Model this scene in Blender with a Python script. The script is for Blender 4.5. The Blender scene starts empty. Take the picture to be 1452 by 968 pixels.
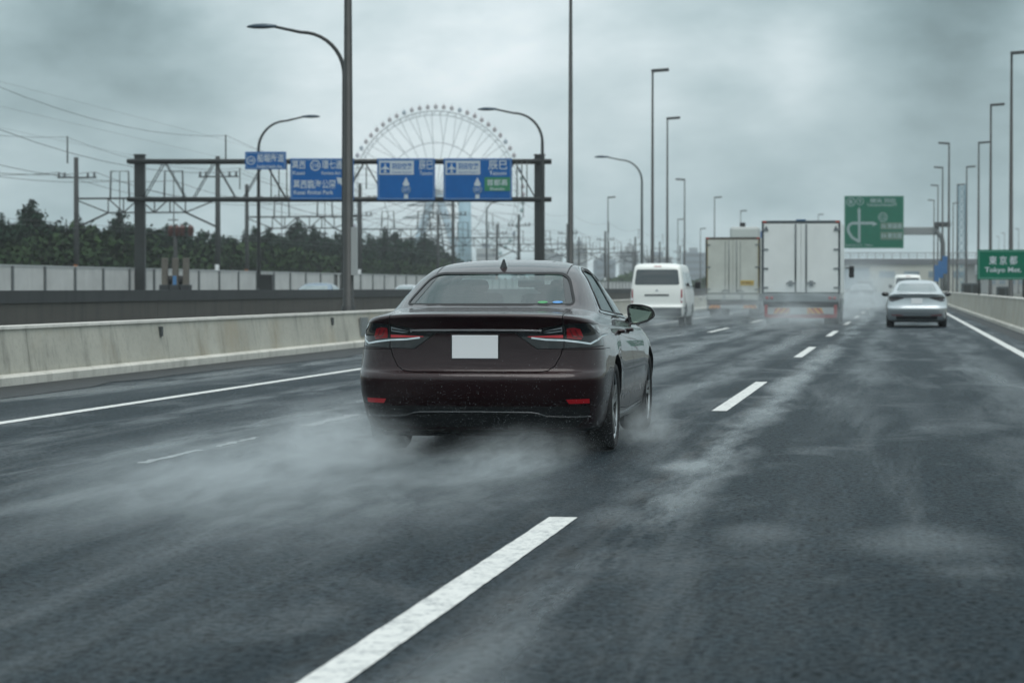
import bpy, bmesh, math, random
from math import sin, cos, pi, radians as R
from mathutils import Vector, Matrix
from mathutils.bvhtree import BVHTree

random.seed(7)
SC = bpy.context.scene
COL = SC.collection
# ------------------------------------------------------------------ camera, sky, sun, exposure
F = 3700.0                      # focal length in pixels of the 1452 px wide photograph
CAMH = 1.21
TH = math.atan(549 / F)         # the camera looks a little to the left of the carriageway's direction
CT, ST = cos(TH), sin(TH)
cam = bpy.data.cameras.new('camera')
camo = bpy.data.objects.new('camera', cam); COL.objects.link(camo)
cam.sensor_width = 36; cam.lens = F / 1452 * 36
cam.clip_start = .1; cam.clip_end = 9000
camo.location = (0, 0, CAMH)
camo.rotation_euler = (R(90) - math.atan(76 / F), 0, TH)
cam.dof.use_dof = True; cam.dof.focus_distance = 18.9; cam.dof.aperture_fstop = 4.4
SC.camera = camo

SUN_EL, SUN_AZ = R(68), R(150)   # thin sun behind the cloud, behind the camera and to the right
w = bpy.data.worlds.new('World'); SC.world = w; w.use_nodes = True
nt = w.node_tree; nt.nodes.clear()
def N(nt, t, **k):
    n = nt.nodes.new(t)
    for a, b in k.items(): setattr(n, a, b)
    return n
def wl(a, b): nt.links.new(a, b)
wo = N(nt, 'ShaderNodeOutputWorld'); bg = N(nt, 'ShaderNodeBackground'); wl(bg.outputs[0], wo.inputs[0])
bg.inputs['Strength'].default_value = .1
sky = N(nt, 'ShaderNodeTexSky'); sky.sky_type = 'NISHITA'; sky.sun_disc = False
sky.sun_elevation = SUN_EL; sky.sun_rotation = SUN_AZ; sky.air_density = 1.5; sky.dust_density = 3
tc = N(nt, 'ShaderNodeTexCoord')
def vm(op, a, b=None):
    n = N(nt, 'ShaderNodeVectorMath', operation=op); wl(a, n.inputs[0])
    if b is not None: n.inputs[1].default_value = b
    return n
def mth(op, a, b=None, clamp=False):
    n = N(nt, 'ShaderNodeMath', operation=op, use_clamp=clamp)
    if isinstance(a, (int, float)): n.inputs[0].default_value = a
    else: wl(a, n.inputs[0])
    if b is not None:
        if isinstance(b, (int, float)): n.inputs[1].default_value = b
        else: wl(b, n.inputs[1])
    return n.outputs[0]
D0 = tc.outputs['Generated']
st = vm('MULTIPLY', D0, (1, 1, 2.0)).outputs[0]
n1 = N(nt, 'ShaderNodeTexNoise'); wl(st, n1.inputs['Vector'])
n1.inputs['Scale'].default_value = 9; n1.inputs['Detail'].default_value = 5; n1.inputs['Roughness'].default_value = .5; n1.inputs['Distortion'].default_value = .25
n2 = N(nt, 'ShaderNodeTexNoise'); wl(st, n2.inputs['Vector'])
n2.inputs['Scale'].default_value = 28; n2.inputs['Detail'].default_value = 7; n2.inputs['Roughness'].default_value = .55
def dirpx(px, py):
    v = Vector((((px - 726) * CT) / F - ST, ((px - 726) * ST) / F + CT, (408 - py) / F)); return v.normalized()
def blob(px, py, rad, amp):      # a broad lighter or darker bank of cloud in one direction of the sky
    d = vm('SUBTRACT', D0, tuple(dirpx(px, py))).outputs[0]
    wn = N(nt, 'ShaderNodeVectorMath', operation='SCALE'); wl(n1.outputs['Color'], wn.inputs[0]); wn.inputs['Scale'].default_value = .035
    ad = N(nt, 'ShaderNodeVectorMath', operation='ADD'); wl(d, ad.inputs[0]); wl(wn.outputs[0], ad.inputs[1])
    sb = vm('SUBTRACT', ad.outputs[0], (.0175, .0175, .0175)).outputs[0]
    ln = N(nt, 'ShaderNodeVectorMath', operation='LENGTH'); wl(sb, ln.inputs[0])
    q = mth('DIVIDE', ln.outputs['Value'], rad / F)
    q = mth('MULTIPLY', q, q); q = mth('MULTIPLY', q, -1.0); q = mth('EXPONENT', q)
    return mth('MULTIPLY', q, amp * 1.2)
val = mth('ADD', mth('MULTIPLY', mth('SUBTRACT', n1.outputs['Fac'], .5), 1.45), mth('MULTIPLY', mth('SUBTRACT', n2.outputs['Fac'], .5), .62))
for a in ((470, 60, 200, .10), (130, 60, 150, -.44), (10, 0, 200, -.16), (620, 60, 300, .22), (280, 230, 110, -.08), (1130, 95, 60, .34), (1400, 20, 200, -.62),
          (1000, 10, 160, -.14), (1330, 180, 120, -.16), (560, 230, 200, .04), (1200, 130, 110, .03)):
    val = mth('ADD', val, blob(*a))
sz = N(nt, 'ShaderNodeSeparateXYZ'); wl(D0, sz.inputs[0])
up = mth('MULTIPLY', mth('MAXIMUM', sz.outputs['Z'], 0.0), .55)
val = mth('ADD', mth('ADD', val, 1.0), up)
crm = N(nt, 'ShaderNodeMix', data_type='RGBA', blend_type='MULTIPLY'); crm.inputs['Factor'].default_value = 1
crm.inputs[6].default_value = (5.2, 6.55, 6.95, 1)
cv = N(nt, 'ShaderNodeCombineXYZ'); [wl(mth('POWER', mth('MAXIMUM', val, .05), (1.40, 1.10, 1.05)[i]), cv.inputs[i]) for i in range(3)]
wl(cv.outputs[0], crm.inputs[7])
mx = N(nt, 'ShaderNodeMix', data_type='RGBA'); mx.inputs['Factor'].default_value = .94
wl(sky.outputs[0], mx.inputs[6]); wl(crm.outputs[2], mx.inputs[7]); wl(mx.outputs[2], bg.inputs['Color'])

sl = bpy.data.lights.new('sun', 'SUN'); sl.energy = 1.5; sl.angle = R(44); sl.color = (1, .985, .96)
so = bpy.data.objects.new('sun', sl); COL.objects.link(so)
sd = Vector((sin(SUN_AZ) * cos(SUN_EL), cos(SUN_AZ) * cos(SUN_EL), sin(SUN_EL)))
so.rotation_euler = sd.to_track_quat('Z', 'Y').to_euler(); so.location = (0, 0, 60)
vs = SC.view_settings; vs.view_transform = 'Standard'; vs.look = 'None'; vs.exposure = 0; vs.gamma = 1
SC.cycles.volume_bounces = 1; SC.cycles.max_bounces = 8; SC.cycles.transparent_max_bounces = 12
SC.cycles.volume_step_rate = 1.0; SC.cycles.volume_max_steps = 256
SC.cycles.sample_clamp_indirect = 4

# ------------------------------------------------------------------ placement by distance
def W(px, Zc, z=0.0):
    """a point standing Zc metres ahead of the camera, in the direction of pixel column px"""
    Xc = (px - 726) / F * Zc
    return Vector((Xc * CT - Zc * ST, Xc * ST + Zc * CT, z))
def H(py, Zc): return CAMH + (408 - py) / F * Zc

# ------------------------------------------------------------------ materials
MATS = {}
def mat(name, col, rough=.6, metal=0.0, coat=0.0, coat_rough=.05, var=0.0, vscale=4.0, spec=.5, bump=0.0, bscale=30.0, stretch=(1, 1, 1), alpha=None):
    if name in MATS: return MATS[name]
    m = bpy.data.materials.new(name); m.use_nodes = True; MATS[name] = m
    t = m.node_tree; b = t.nodes['Principled BSDF']
    b.inputs['Base Color'].default_value = (*col, 1); b.inputs['Roughness'].default_value = rough
    b.inputs['Metallic'].default_value = metal; b.inputs['Coat Weight'].default_value = coat; b.inputs['Coat Roughness'].default_value = coat_rough
    b.inputs['Specular IOR Level'].default_value = spec
    if var or bump:
        c = t.nodes.new('ShaderNodeTexCoord'); mp = t.nodes.new('ShaderNodeMapping'); mp.inputs['Scale'].default_value = stretch
        t.links.new(c.outputs['Object'], mp.inputs[0])
    if var:
        n = t.nodes.new('ShaderNodeTexNoise'); n.inputs['Scale'].default_value = vscale; n.inputs['Detail'].default_value = 6; n.inputs['Roughness'].default_value = .6
        t.links.new(mp.outputs[0], n.inputs['Vector'])
        r = t.nodes.new('ShaderNodeMapRange'); r.inputs[1].default_value = .3; r.inputs[2].default_value = .7
        r.inputs[3].default_value = 1 - var; r.inputs[4].default_value = 1 + var
        t.links.new(n.outputs['Fac'], r.inputs[0])
        mu = t.nodes.new('ShaderNodeVectorMath'); mu.operation = 'SCALE'; mu.inputs[0].default_value = col
        t.links.new(r.outputs[0], mu.inputs['Scale']); t.links.new(mu.outputs[0], b.inputs['Base Color'])
    if bump:
        n = t.nodes.new('ShaderNodeTexNoise'); n.inputs['Scale'].default_value = bscale; n.inputs['Detail'].default_value = 4
        t.links.new(mp.outputs[0], n.inputs['Vector'])
        bp = t.nodes.new('ShaderNodeBump'); bp.inputs['Strength'].default_value = bump; bp.inputs['Distance'].default_value = .02
        t.links.new(n.outputs['Fac'], bp.inputs['Height']); t.links.new(bp.outputs[0], b.inputs['Normal'])
    return m
def glassy(name, tint, trans, rough=.02, ior=1.6):
    """tinted car glass: part mirror, part see-through"""
    m = bpy.data.materials.new(name); m.use_nodes = True; t = m.node_tree; t.nodes.clear(); MATS[name] = m
    o = t.nodes.new('ShaderNodeOutputMaterial'); g = t.nodes.new('ShaderNodeBsdfGlossy'); g.inputs['Roughness'].default_value = rough
    tr = t.nodes.new('ShaderNodeBsdfTransparent'); tr.inputs[0].default_value = (*tint, 1)
    df = t.nodes.new('ShaderNodeBsdfDiffuse'); df.inputs[0].default_value = (.10, .17, .17, 1)
    m1 = t.nodes.new('ShaderNodeMixShader'); m1.inputs[0].default_value = trans
    t.links.new(df.outputs[0], m1.inputs[1]); t.links.new(tr.outputs[0], m1.inputs[2])
    fr = t.nodes.new('ShaderNodeFresnel'); fr.inputs[0].default_value = ior
    m2 = t.nodes.new('ShaderNodeMixShader'); t.links.new(fr.outputs[0], m2.inputs[0])
    t.links.new(m1.outputs[0], m2.inputs[1]); t.links.new(g.outputs[0], m2.inputs[2]); t.links.new(m2.outputs[0], o.inputs[0])
    return m
M_paint = mat('maroon_paint', (.0145, .0030, .0040), .34, .10, .95, .012, spec=.10)
M_paint.node_tree.nodes['Principled BSDF'].inputs['Coat IOR'].default_value = 1.42
def grime_film(m):       # road film thrown up by the wheels dulls the lowest part of the paint
    t = m.node_tree; b = t.nodes['Principled BSDF']; c = t.nodes.new('ShaderNodeTexCoord'); sp = t.nodes.new('ShaderNodeSeparateXYZ'); t.links.new(c.outputs['Object'], sp.inputs[0])
    n = t.nodes.new('ShaderNodeTexNoise'); n.inputs['Scale'].default_value = 9; n.inputs['Detail'].default_value = 5; t.links.new(c.outputs['Object'], n.inputs['Vector'])
    a = t.nodes.new('ShaderNodeMath'); a.operation = 'MULTIPLY_ADD'; t.links.new(n.outputs['Fac'], a.inputs[0]); a.inputs[1].default_value = .16; t.links.new(sp.outputs[2], a.inputs[2])
    r = t.nodes.new('ShaderNodeMapRange'); r.inputs[1].default_value = .44; r.inputs[2].default_value = .66; r.inputs[3].default_value = .30; r.inputs[4].default_value = .012; t.links.new(a.outputs[0], r.inputs[0]); t.links.new(r.outputs[0], b.inputs['Coat Roughness'])
    d = t.nodes.new('ShaderNodeTexNoise'); d.inputs['Scale'].default_value = 160; d.inputs['Detail'].default_value = 2; t.links.new(c.outputs['Object'], d.inputs['Vector'])
    q = t.nodes.new('ShaderNodeMapRange'); q.inputs[1].default_value = .60; q.inputs[2].default_value = .72; t.links.new(d.outputs['Fac'], q.inputs[0])
    bp = t.nodes.new('ShaderNodeBump'); bp.inputs['Strength'].default_value = .35; bp.inputs['Distance'].default_value = .002; t.links.new(q.outputs[0], bp.inputs['Height']); t.links.new(bp.outputs[0], b.inputs['Coat Normal'])
grime_film(M_paint)
M_inner = mat('dark_inner', (.008, .009, .010), .7)
M_black = mat('black_plastic', (.012, .013, .014), .45)
M_gloss = mat('gloss_black', (.006, .007, .008), .12, 0, .6)
M_rubber = mat('rubber', (.014, .015, .016), .75, bump=.3, bscale=60)
M_chrome = mat('chrome', (.72, .75, .77), .12, 1)
M_alloy = mat('alloy', (.55, .57, .58), .28, .9)
M_red = mat('lamp_red', (.50, .014, .022), .2, 0, .5)
M_lampdark = mat('lamp_dark', (.008, .011, .012), .15, 0, .7, .02, spec=.3)
M_plate = mat('plate_white', (.80, .82, .83), .45)
M_glass = glassy('rear_glass', (.50, .62, .61), .78, .02, 1.75)
M_sglass = glassy('side_glass', (.30, .36, .36), .60, .02, 4.0)
M_seat = mat('seat', (.045, .040, .036), .7)
M_mirror = mat('mirror_glass', (.16, .20, .17), .04, 1)  # dark green tint stands in for trees mirrored from behind
M_conc = None

def concrete(name, col, dark, streak=True, base=None):
    m = bpy.data.materials.new(name); m.use_nodes = True; MATS[name] = m
    t = m.node_tree; b = t.nodes['Principled BSDF']; L = t.links.new
    b.inputs['Roughness'].default_value = .75
    c = t.nodes.new('ShaderNodeTexCoord')
    def noise(scale, st, detail=6, rough=.6):
        mp = t.nodes.new('ShaderNodeMapping'); mp.inputs['Scale'].default_value = st; L(c.outputs['Object'], mp.inputs[0])
        n = t.nodes.new('ShaderNodeTexNoise'); n.inputs['Scale'].default_value = scale; n.inputs['Detail'].default_value = detail; n.inputs['Roughness'].default_value = rough
        L(mp.outputs[0], n.inputs['Vector']); return n.outputs['Fac']
    a = noise(1.0, (1, .6, 1)); s = noise(1.0, (6, 2.2, .12), 5, .7); f = noise(14, (1, 1, 1), 4)
    def ramp(x, lo, hi):
        r = t.nodes.new('ShaderNodeMapRange'); r.inputs[1].default_value = lo; r.inputs[2].default_value = hi; L(x, r.inputs[0]); return r.outputs[0]
    def mixc(fac, A, B, k=1.0):
        mu = t.nodes.new('ShaderNodeMath'); mu.operation = 'MULTIPLY'; mu.inputs[1].default_value = k; L(fac, mu.inputs[0])
        mm = t.nodes.new('ShaderNodeMix'); mm.data_type = 'RGBA'; L(mu.outputs[0], mm.inputs[0])
        for i, q in ((6, A), (7, B)):
            if isinstance(q, tuple): mm.inputs[i].default_value = (*q, 1)
            else: L(q, mm.inputs[i])
        return mm.outputs[2]
    cc = mixc(ramp(a, .35, .7), col, tuple(v * .8 for v in col))
    cc = mixc(ramp(s, .50, .75), cc, dark, .75)
    cc = mixc(ramp(f, .52, .75), cc, dark, .30)
    if base is not None:
        cc = mixc(ramp(noise(1.3, (1, .5, .5)), .5, .7), cc, base, .6)
    L(cc, b.inputs['Base Color'])
    bp = t.nodes.new('ShaderNodeBump'); bp.inputs['Strength'].default_value = .3; bp.inputs['Distance'].default_value = .01; L(f, bp.inputs['Height']); L(bp.outputs[0], b.inputs['Normal'])
    return m
M_barrier = concrete('barrier_concrete', (.47, .465, .40), (.15, .15, .13), base=(.36, .31, .22))
M_wall = concrete('stained_wall', (.080, .076, .068), (.030, .034, .036))
M_walltop = concrete('wall_coping', (.040, .045, .048), (.02, .024, .026))
M_panel = concrete('noise_panel', (.60, .61, .59), (.44, .45, .43))
M_pier = concrete('pale_concrete', (.36, .37, .36), (.2, .2, .2))
M_steel = mat('galvanised', (.10, .115, .115), .5, .3, var=.2)
M_darksteel = mat('dark_steel', (.030, .034, .033), .5, .3, var=.25, vscale=2)
M_mast = mat('concrete_mast', (.030, .034, .034), .7, var=.25)
M_lampblue = mat('lamp_head', (.030, .060, .085), .3, .2)
M_blue = mat('sign_blue', (.003, .105, .345), .55, spec=.15, var=.08, vscale=1.5)
M_green = mat('sign_green', (.0, .130, .075), .6, spec=.05, var=.08, vscale=1.5)
M_green2 = mat('sign_green_bright', (.02, .20, .09), .4)
M_white = mat('sign_white', (.50, .56, .60), .5)
M_white_dim = mat('sign_white_dim', (.27, .36, .36), .5)
M_back = mat('sign_back', (.25, .27, .27), .6)
M_line = None

# ------------------------------------------------------------------ mesh builder
class MB:
    def __init__(s): s.v = []; s.f = []; s.sm = []
    def add(s, vs, fs, smooth=False):
        o = len(s.v); s.v += [tuple(v) for v in vs]
        s.f += [tuple(i + o for i in f) for f in fs]; s.sm += [smooth] * len(fs); return s
    def box(s, x0, x1, y0, y1, z0, z1):
        return s.add([(x, y, z) for z in (z0, z1) for y in (y0, y1) for x in (x0, x1)],
                     [(0, 2, 3, 1), (4, 5, 7, 6), (0, 1, 5, 4), (2, 6, 7, 3), (0, 4, 6, 2), (1, 3, 7, 5)])
    def rbox(s, x0, x1, y0, y1, z0, z1, b=.02):
        """box with bevelled edges"""
        bm = bmesh.new(); bmesh.ops.create_cube(bm, size=1)
        for v in bm.verts: v.co = Vector(((x0 + x1) / 2 + v.co.x * (x1 - x0), (y0 + y1) / 2 + v.co.y * (y1 - y0), (z0 + z1) / 2 + v.co.z * (z1 - z0)))
        bmesh.ops.bevel(bm, geom=bm.edges[:], offset=b, segments=2, affect='EDGES', profile=.5)
        bm.verts.index_update()
        s.add([v.co[:] for v in bm.verts], [[v.index for v in f.verts] for f in bm.faces]); bm.free(); return s
    def tube(s, pts, r, n=8, caps=True):
        pts = [Vector(p) for p in pts]; rr = r if isinstance(r, (list, tuple)) else [r] * len(pts)
        ring = []; vs = []
        up = None
        for i, p in enumerate(pts):
            d = (pts[min(i + 1, len(pts) - 1)] - pts[max(i - 1, 0)]).normalized()
            if up is None: up = Vector((0, 0, 1)) if abs(d.z) < .9 else Vector((1, 0, 0))
            a = d.cross(up).normalized(); b = a.cross(d).normalized(); up = b
            for k in range(n):
                t = 2 * pi * k / n; vs.append(p + a * (cos(t) * rr[i]) + b * (sin(t) * rr[i]))
        fs = [(i * n + k, i * n + (k + 1) % n, (i + 1) * n + (k + 1) % n, (i + 1) * n + k) for i in range(len(pts) - 1) for k in range(n)]
        if caps: fs += [tuple(range(n)), tuple(reversed(range((len(pts) - 1) * n, len(pts) * n)))]
        return s.add(vs, fs, True)
    def lathe(s, prof, axis='X', n=32, c=(0, 0, 0), closed=False):
        """prof: (along axis, radius)"""
        vs = []
        for (a, r) in prof:
            for k in range(n):
                t = 2 * pi * k / n; u, v = r * cos(t), r * sin(t)
                p = {'X': (a, u, v), 'Y': (u, a, v), 'Z': (u, v, a)}[axis]
                vs.append((p[0] + c[0], p[1] + c[1], p[2] + c[2]))
        m = len(prof)
        fs = [(i % m * n + k, i % m * n + (k + 1) % n, (i + 1) % m * n + (k + 1) % n, (i + 1) % m * n + k) for i in range(m if closed else m - 1) for k in range(n)]
        return s.add(vs, fs, True)
    def prism(s, poly, axis, a0, a1):
        """poly in the two other axes, extruded along axis"""
        def P(u, v, a): return {'X': (a, u, v), 'Y': (u, a, v), 'Z': (u, v, a)}[axis]
        n = len(poly)
        vs = [P(u, v, a0) for u, v in poly] + [P(u, v, a1) for u, v in poly]
        fs = [tuple(range(n)), tuple(reversed(range(n, 2 * n)))] + [(i, i + n, (i + 1) % n + n, (i + 1) % n) for i in range(n)]
        return s.add(vs, fs)
    def ball(s, c, r, n=12, m=8):
        if not isinstance(r, (tuple, list)): r = (r, r, r)
        vs = [(c[0], c[1], c[2] - r[2])]
        for i in range(1, m):
            a = -pi / 2 + pi * i / m
            for k in range(n):
                t = 2 * pi * k / n; vs.append((c[0] + r[0] * cos(a) * cos(t), c[1] + r[1] * cos(a) * sin(t), c[2] + r[2] * sin(a)))
        vs.append((c[0], c[1], c[2] + r[2])); e = len(vs) - 1
        fs = [(0, 1 + (k + 1) % n, 1 + k) for k in range(n)]
        for i in range(m - 2):
            for k in range(n):
                a, b = 1 + i * n + k, 1 + i * n + (k + 1) % n; fs.append((a, b, b + n, a + n))
        o = 1 + (m - 2) * n
        fs += [(o + k, o + (k + 1) % n, e) for k in range(n)]
        return s.add(vs, fs, True)
    def build(s, name, m=None, parent=None, fix=True, loc=None):
        me = bpy.data.meshes.new(name); me.from_pydata(s.v, [], s.f)
        me.polygons.foreach_set('use_smooth', s.sm)
        if fix:
            bm = bmesh.new(); bm.from_mesh(me); bmesh.ops.recalc_face_normals(bm, faces=bm.faces[:]); bm.to_mesh(me); bm.free()
        me.update()
        if m: me.materials.append(m)
        o = bpy.data.objects.new(name, me); COL.objects.link(o)
        if parent: o.parent = parent
        if loc: o.location = loc
        return o
def tag(o, label=None, cat=None, group=None, kind=None):
    if label: o['label'] = label
    if cat: o['category'] = cat
    if group: o['group'] = group
    if kind: o['kind'] = kind
    return o
def empty(name, loc=(0, 0, 0), rz=0.0):
    o = bpy.data.objects.new(name, None); COL.objects.link(o); o.location = loc; o.rotation_euler = (0, 0, rz); return o
KIDS = {}
def children(o): return [c for c in bpy.data.objects if c.parent == o]
def copy_tree(o, parent=None):
    c = o.copy(); COL.objects.link(c); c.parent = parent
    for ch in children(o): copy_tree(ch, c)
    return c
def struct(o): o['kind'] = 'structure'; return o
ORD = ['first', 'second', 'third', 'fourth', 'fifth', 'sixth', 'seventh', 'eighth', 'ninth', 'tenth', 'eleventh', 'twelfth']

# ------------------------------------------------------------------ text
def text_mesh(txt, wid, hei, name='lettering', m=None, parent=None, cx=0, cz=0, y=-.03, bold=0.0, keep=False):
    """lettering as a real mesh in the XZ plane facing -Y, fitted to wid x hei metres"""
    cu = bpy.data.curves.new('t', 'FONT'); cu.body = txt; cu.size = 1; cu.offset = bold; cu.resolution_u = 2
    o = bpy.data.objects.new('t', cu); COL.objects.link(o); bpy.context.view_layer.update()
    me = bpy.data.meshes.new_from_object(o.evaluated_get(bpy.context.evaluated_depsgraph_get()))
    bpy.data.objects.remove(o); bpy.data.curves.remove(cu)
    xs = [v.co.x for v in me.vertices]; ys = [v.co.y for v in me.vertices]
    if not xs: return None
    sx = wid / (max(xs) - min(xs)); sy = hei / (max(ys) - min(ys))
    if keep: sx = sy = min(sx, sy)
    mx_, my_ = (max(xs) + min(xs)) / 2, (max(ys) + min(ys)) / 2
    for v in me.vertices: v.co = Vector(((v.co.x - mx_) * sx + cx, y, (v.co.y - my_) * sy + cz))
    me.name = name; me.materials.clear(); me.materials.append(m or M_white)
    ob = bpy.data.objects.new(name, me); COL.objects.link(ob)
    if parent: ob.parent = parent
    return ob

# ------------------------------------------------------------------ ground, roads, markings
def road_material(name, base, wetbands=(), puddles=(), seams=()):
    m = bpy.data.materials.new(name); m.use_nodes = True; t = m.node_tree; b = t.nodes['Principled BSDF']; L = t.links.new
    c = t.nodes.new('ShaderNodeTexCoord'); O = c.outputs['Object']
    def mp(st, loc=(0, 0, 0)):
        q = t.nodes.new('ShaderNodeMapping'); q.inputs['Scale'].default_value = st; q.inputs['Location'].default_value = loc; L(O, q.inputs[0]); return q.outputs[0]
    def noise(st, scale=1.0, detail=5, rough=.6, dist=0.0):
        n = t.nodes.new('ShaderNodeTexNoise'); n.inputs['Scale'].default_value = scale; n.inputs['Detail'].default_value = detail
        n.inputs['Roughness'].default_value = rough; n.inputs['Distortion'].default_value = dist; L(mp(st), n.inputs['Vector']); return n.outputs['Fac']
    def M(op, a, bb=None, clamp=False):
        n = t.nodes.new('ShaderNodeMath'); n.operation = op; n.use_clamp = clamp
        for i, q in ((0, a), (1, bb)):
            if q is None: continue
            if isinstance(q, (int, float)): n.inputs[i].default_value = q
            else: L(q, n.inputs[i])
        return n.outputs[0]
    def ramp(x, lo, hi, a=0.0, z=1.0, smooth=True):
        r = t.nodes.new('ShaderNodeMapRange'); r.inputs[1].default_value = lo; r.inputs[2].default_value = hi; r.inputs[3].default_value = a; r.inputs[4].default_value = z
        if smooth: r.interpolation_type = 'SMOOTHSTEP'
        L(x, r.inputs[0]); return r.outputs[0]
    sp = t.nodes.new('ShaderNodeSeparateXYZ'); L(O, sp.inputs[0]); X, Y = sp.outputs[0], sp.outputs[1]
    streak = noise((1.3, .085, 1), 1.0, 6, .62, .4)
    streak2 = noise((.55, .05, 1), 1.0, 4, .55, .3)
    blot = noise((.8, .35, 1), 1.0, 5, .6, .5)
    wet = M('ADD', ramp(streak, .50, .73, 0, .32), ramp(streak2, .50, .70, 0, .12))
    wet = M('ADD', wet, ramp(blot, .54, .74, 0, .26))
    wob = M('MULTIPLY', M('SUBTRACT', noise((.5, .12, 1), 1, 4), .5), 1.1)
    for (x0, wd, amp) in wetbands:
        d = M('ABSOLUTE', M('SUBTRACT', M('ADD', X, wob), x0))
        band = ramp(d, 0.0, wd, amp, 0.0)
        wet = M('ADD', wet, M('MULTIPLY', band, ramp(noise((1.6, .22, 1), 1, 6, .65), .40, .60)))
    if wetbands and len(wetbands) > 3:      # polished, water filled wheel tracks of the middle lane
        for (x0, amp) in ((-2.45, .55), (-4.15, .55), (-3.3, .3), (-.45, .28), (1.35, .28), (-6.1, .3)):
            d = M('ABSOLUTE', M('SUBTRACT', M('ADD', X, M('MULTIPLY', wob, .5)), x0))
            tr = M('MULTIPLY', ramp(d, .05, .45, amp, 0.0), ramp(Y, 19, 34, .22, 1.0))
            wet = M('ADD', wet, M('MULTIPLY', tr, ramp(noise((1.1, .10, 1), 1, 6, .65), .36, .58)))
    jit = M('MULTIPLY', M('SUBTRACT', noise((1.2, .9, 1), 1, 5), .5), 1.0)
    for (px_, py_, rx, ry, amp) in puddles:
        a = M('DIVIDE', M('SUBTRACT', X, px_), rx); bb = M('DIVIDE', M('SUBTRACT', Y, py_), ry)
        d = M('ADD', M('SQRT', M('ADD', M('MULTIPLY', a, a), M('MULTIPLY', bb, bb))), jit)
        wet = M('ADD', wet, ramp(d, .0, 1.15, amp, 0.0))
    wet = M('MINIMUM', M('MAXIMUM', wet, 0.0), 1.0)
    fine = noise((1, 1, 1), 80, 3, .7); mid = noise((1, .7, 1), 30, 6, .75); coarse = noise((1, .45, 1), 9, 5, .65)
    # colour
    tone = M('ADD', ramp(mid, .38, .62, .25, 1.8, False), M('MULTIPLY', M('SUBTRACT', coarse, .5), 2.6))
    tone = M('ADD', tone, M('MULTIPLY', M('SUBTRACT', fine, .5), 2.6))
    # darker longitudinal construction seams and cracks
    for (x0, wd, amp) in seams:
        d = M('ABSOLUTE', M('SUBTRACT', M('ADD', X, M('MULTIPLY', M('SUBTRACT', noise((1, .8, 1), 3, 5), .5), .16)), x0))
        tone = M('SUBTRACT', tone, M('MULTIPLY', ramp(d, wd * .3, wd, amp, 0.0), ramp(noise((1, 1, 1), 1.3, 5), .42, .55)))
    tone = M('MAXIMUM', tone, .12)
    vs_ = t.nodes.new('ShaderNodeVectorMath'); vs_.operation = 'SCALE'; vs_.inputs[0].default_value = base; L(tone, vs_.inputs['Scale'])
    L(vs_.outputs[0], b.inputs['Base Color'])
    L(ramp(wet, 0, 1, .38, .16, False), b.inputs['Roughness'])
    b.inputs['Specular IOR Level'].default_value = .5
    L(M('MULTIPLY', ramp(wet, 0, 1, .028, .50, False), ramp(mid, .40, .60, .15, 1.9, False)), b.inputs['Specular IOR Level'])
    hgt = M('ADD', M('MULTIPLY', fine, .5), M('ADD', M('MULTIPLY', mid, 1.0), M('MULTIPLY', coarse, .5)))
    bp = t.nodes.new('ShaderNodeBump'); bp.inputs['Distance'].default_value = .013; L(hgt, bp.inputs['Height'])
    L(ramp(wet, 0, 1, 1.0, .14, False), bp.inputs['Strength']); L(bp.outputs[0], b.inputs['Normal'])
    return m
M_road = road_material('wet_asphalt', (.0040, .0120, .0180),
    wetbands=((-1.34, .30, .75), (-4.6, .35, .4), (-5.7, .32, .75), (-6.9, .4, .4), (-9.3, .6, .6), (.9, .5, .15)),
    puddles=((-1.42, 17.6, .28, .9, .8), (-1.30, 24.6, .25, 2.5, .7), (-1.36, 34, .25, 5, .8), (-1.3, 48, .3, 8, .7), (-1.5, 13.8, .22, .8, .5),
             (.12, 12.5, .42, 1.0, .36), (.32, 11.3, .30, .35, .18), (-.7, 12.9, .25, .8, .25), (-5.1, 23.4, .22, 1.3, .9), (-5.15, 19.6, .14, 1.0, .6), (-4.9, 30, .3, 3, .6)),
    seams=((-1.48, .07, .7), (-1.92, .05, .45), (-5.0, .05, .4)))
M_road2 = road_material('wet_asphalt_far', (.025, .030, .032), wetbands=((-20, 1, .5), (-26, 1, .5)))
M_ground = mat('rail_ground', (.07, .075, .06), .9, var=.4, vscale=.3)
g = MB().add([(-900, -60, -.06), (900, -60, -.06), (900, 6000, -.06), (-900, 6000, -.06)], [(0, 1, 2, 3)]).build('ground', M_ground, fix=False); struct(g)
road = MB().add([(-10.9, -55, 0), (3.6, -55, 0), (3.6, 900, 0), (-10.9, 900, 0)], [(0, 1, 2, 3)]).build('road', M_road, fix=False); struct(road)
road2 = MB().add([(-34.9, -55, -.02), (-14.9, -55, -.02), (-14.9, 900, -.02), (-34.9, 900, -.02)], [(0, 1, 2, 3)]).build('side_road', M_road2, fix=False); struct(road2)
MB().add([(3.62, -55, -.01), (5.0, -55, -.01), (5.0, 900, -.01), (3.62, 900, -.01)], [(0, 1, 2, 3)]).build('verge', mat('verge', (.07, .08, .06), .9, var=.3), fix=False)['kind'] = 'structure'
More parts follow.
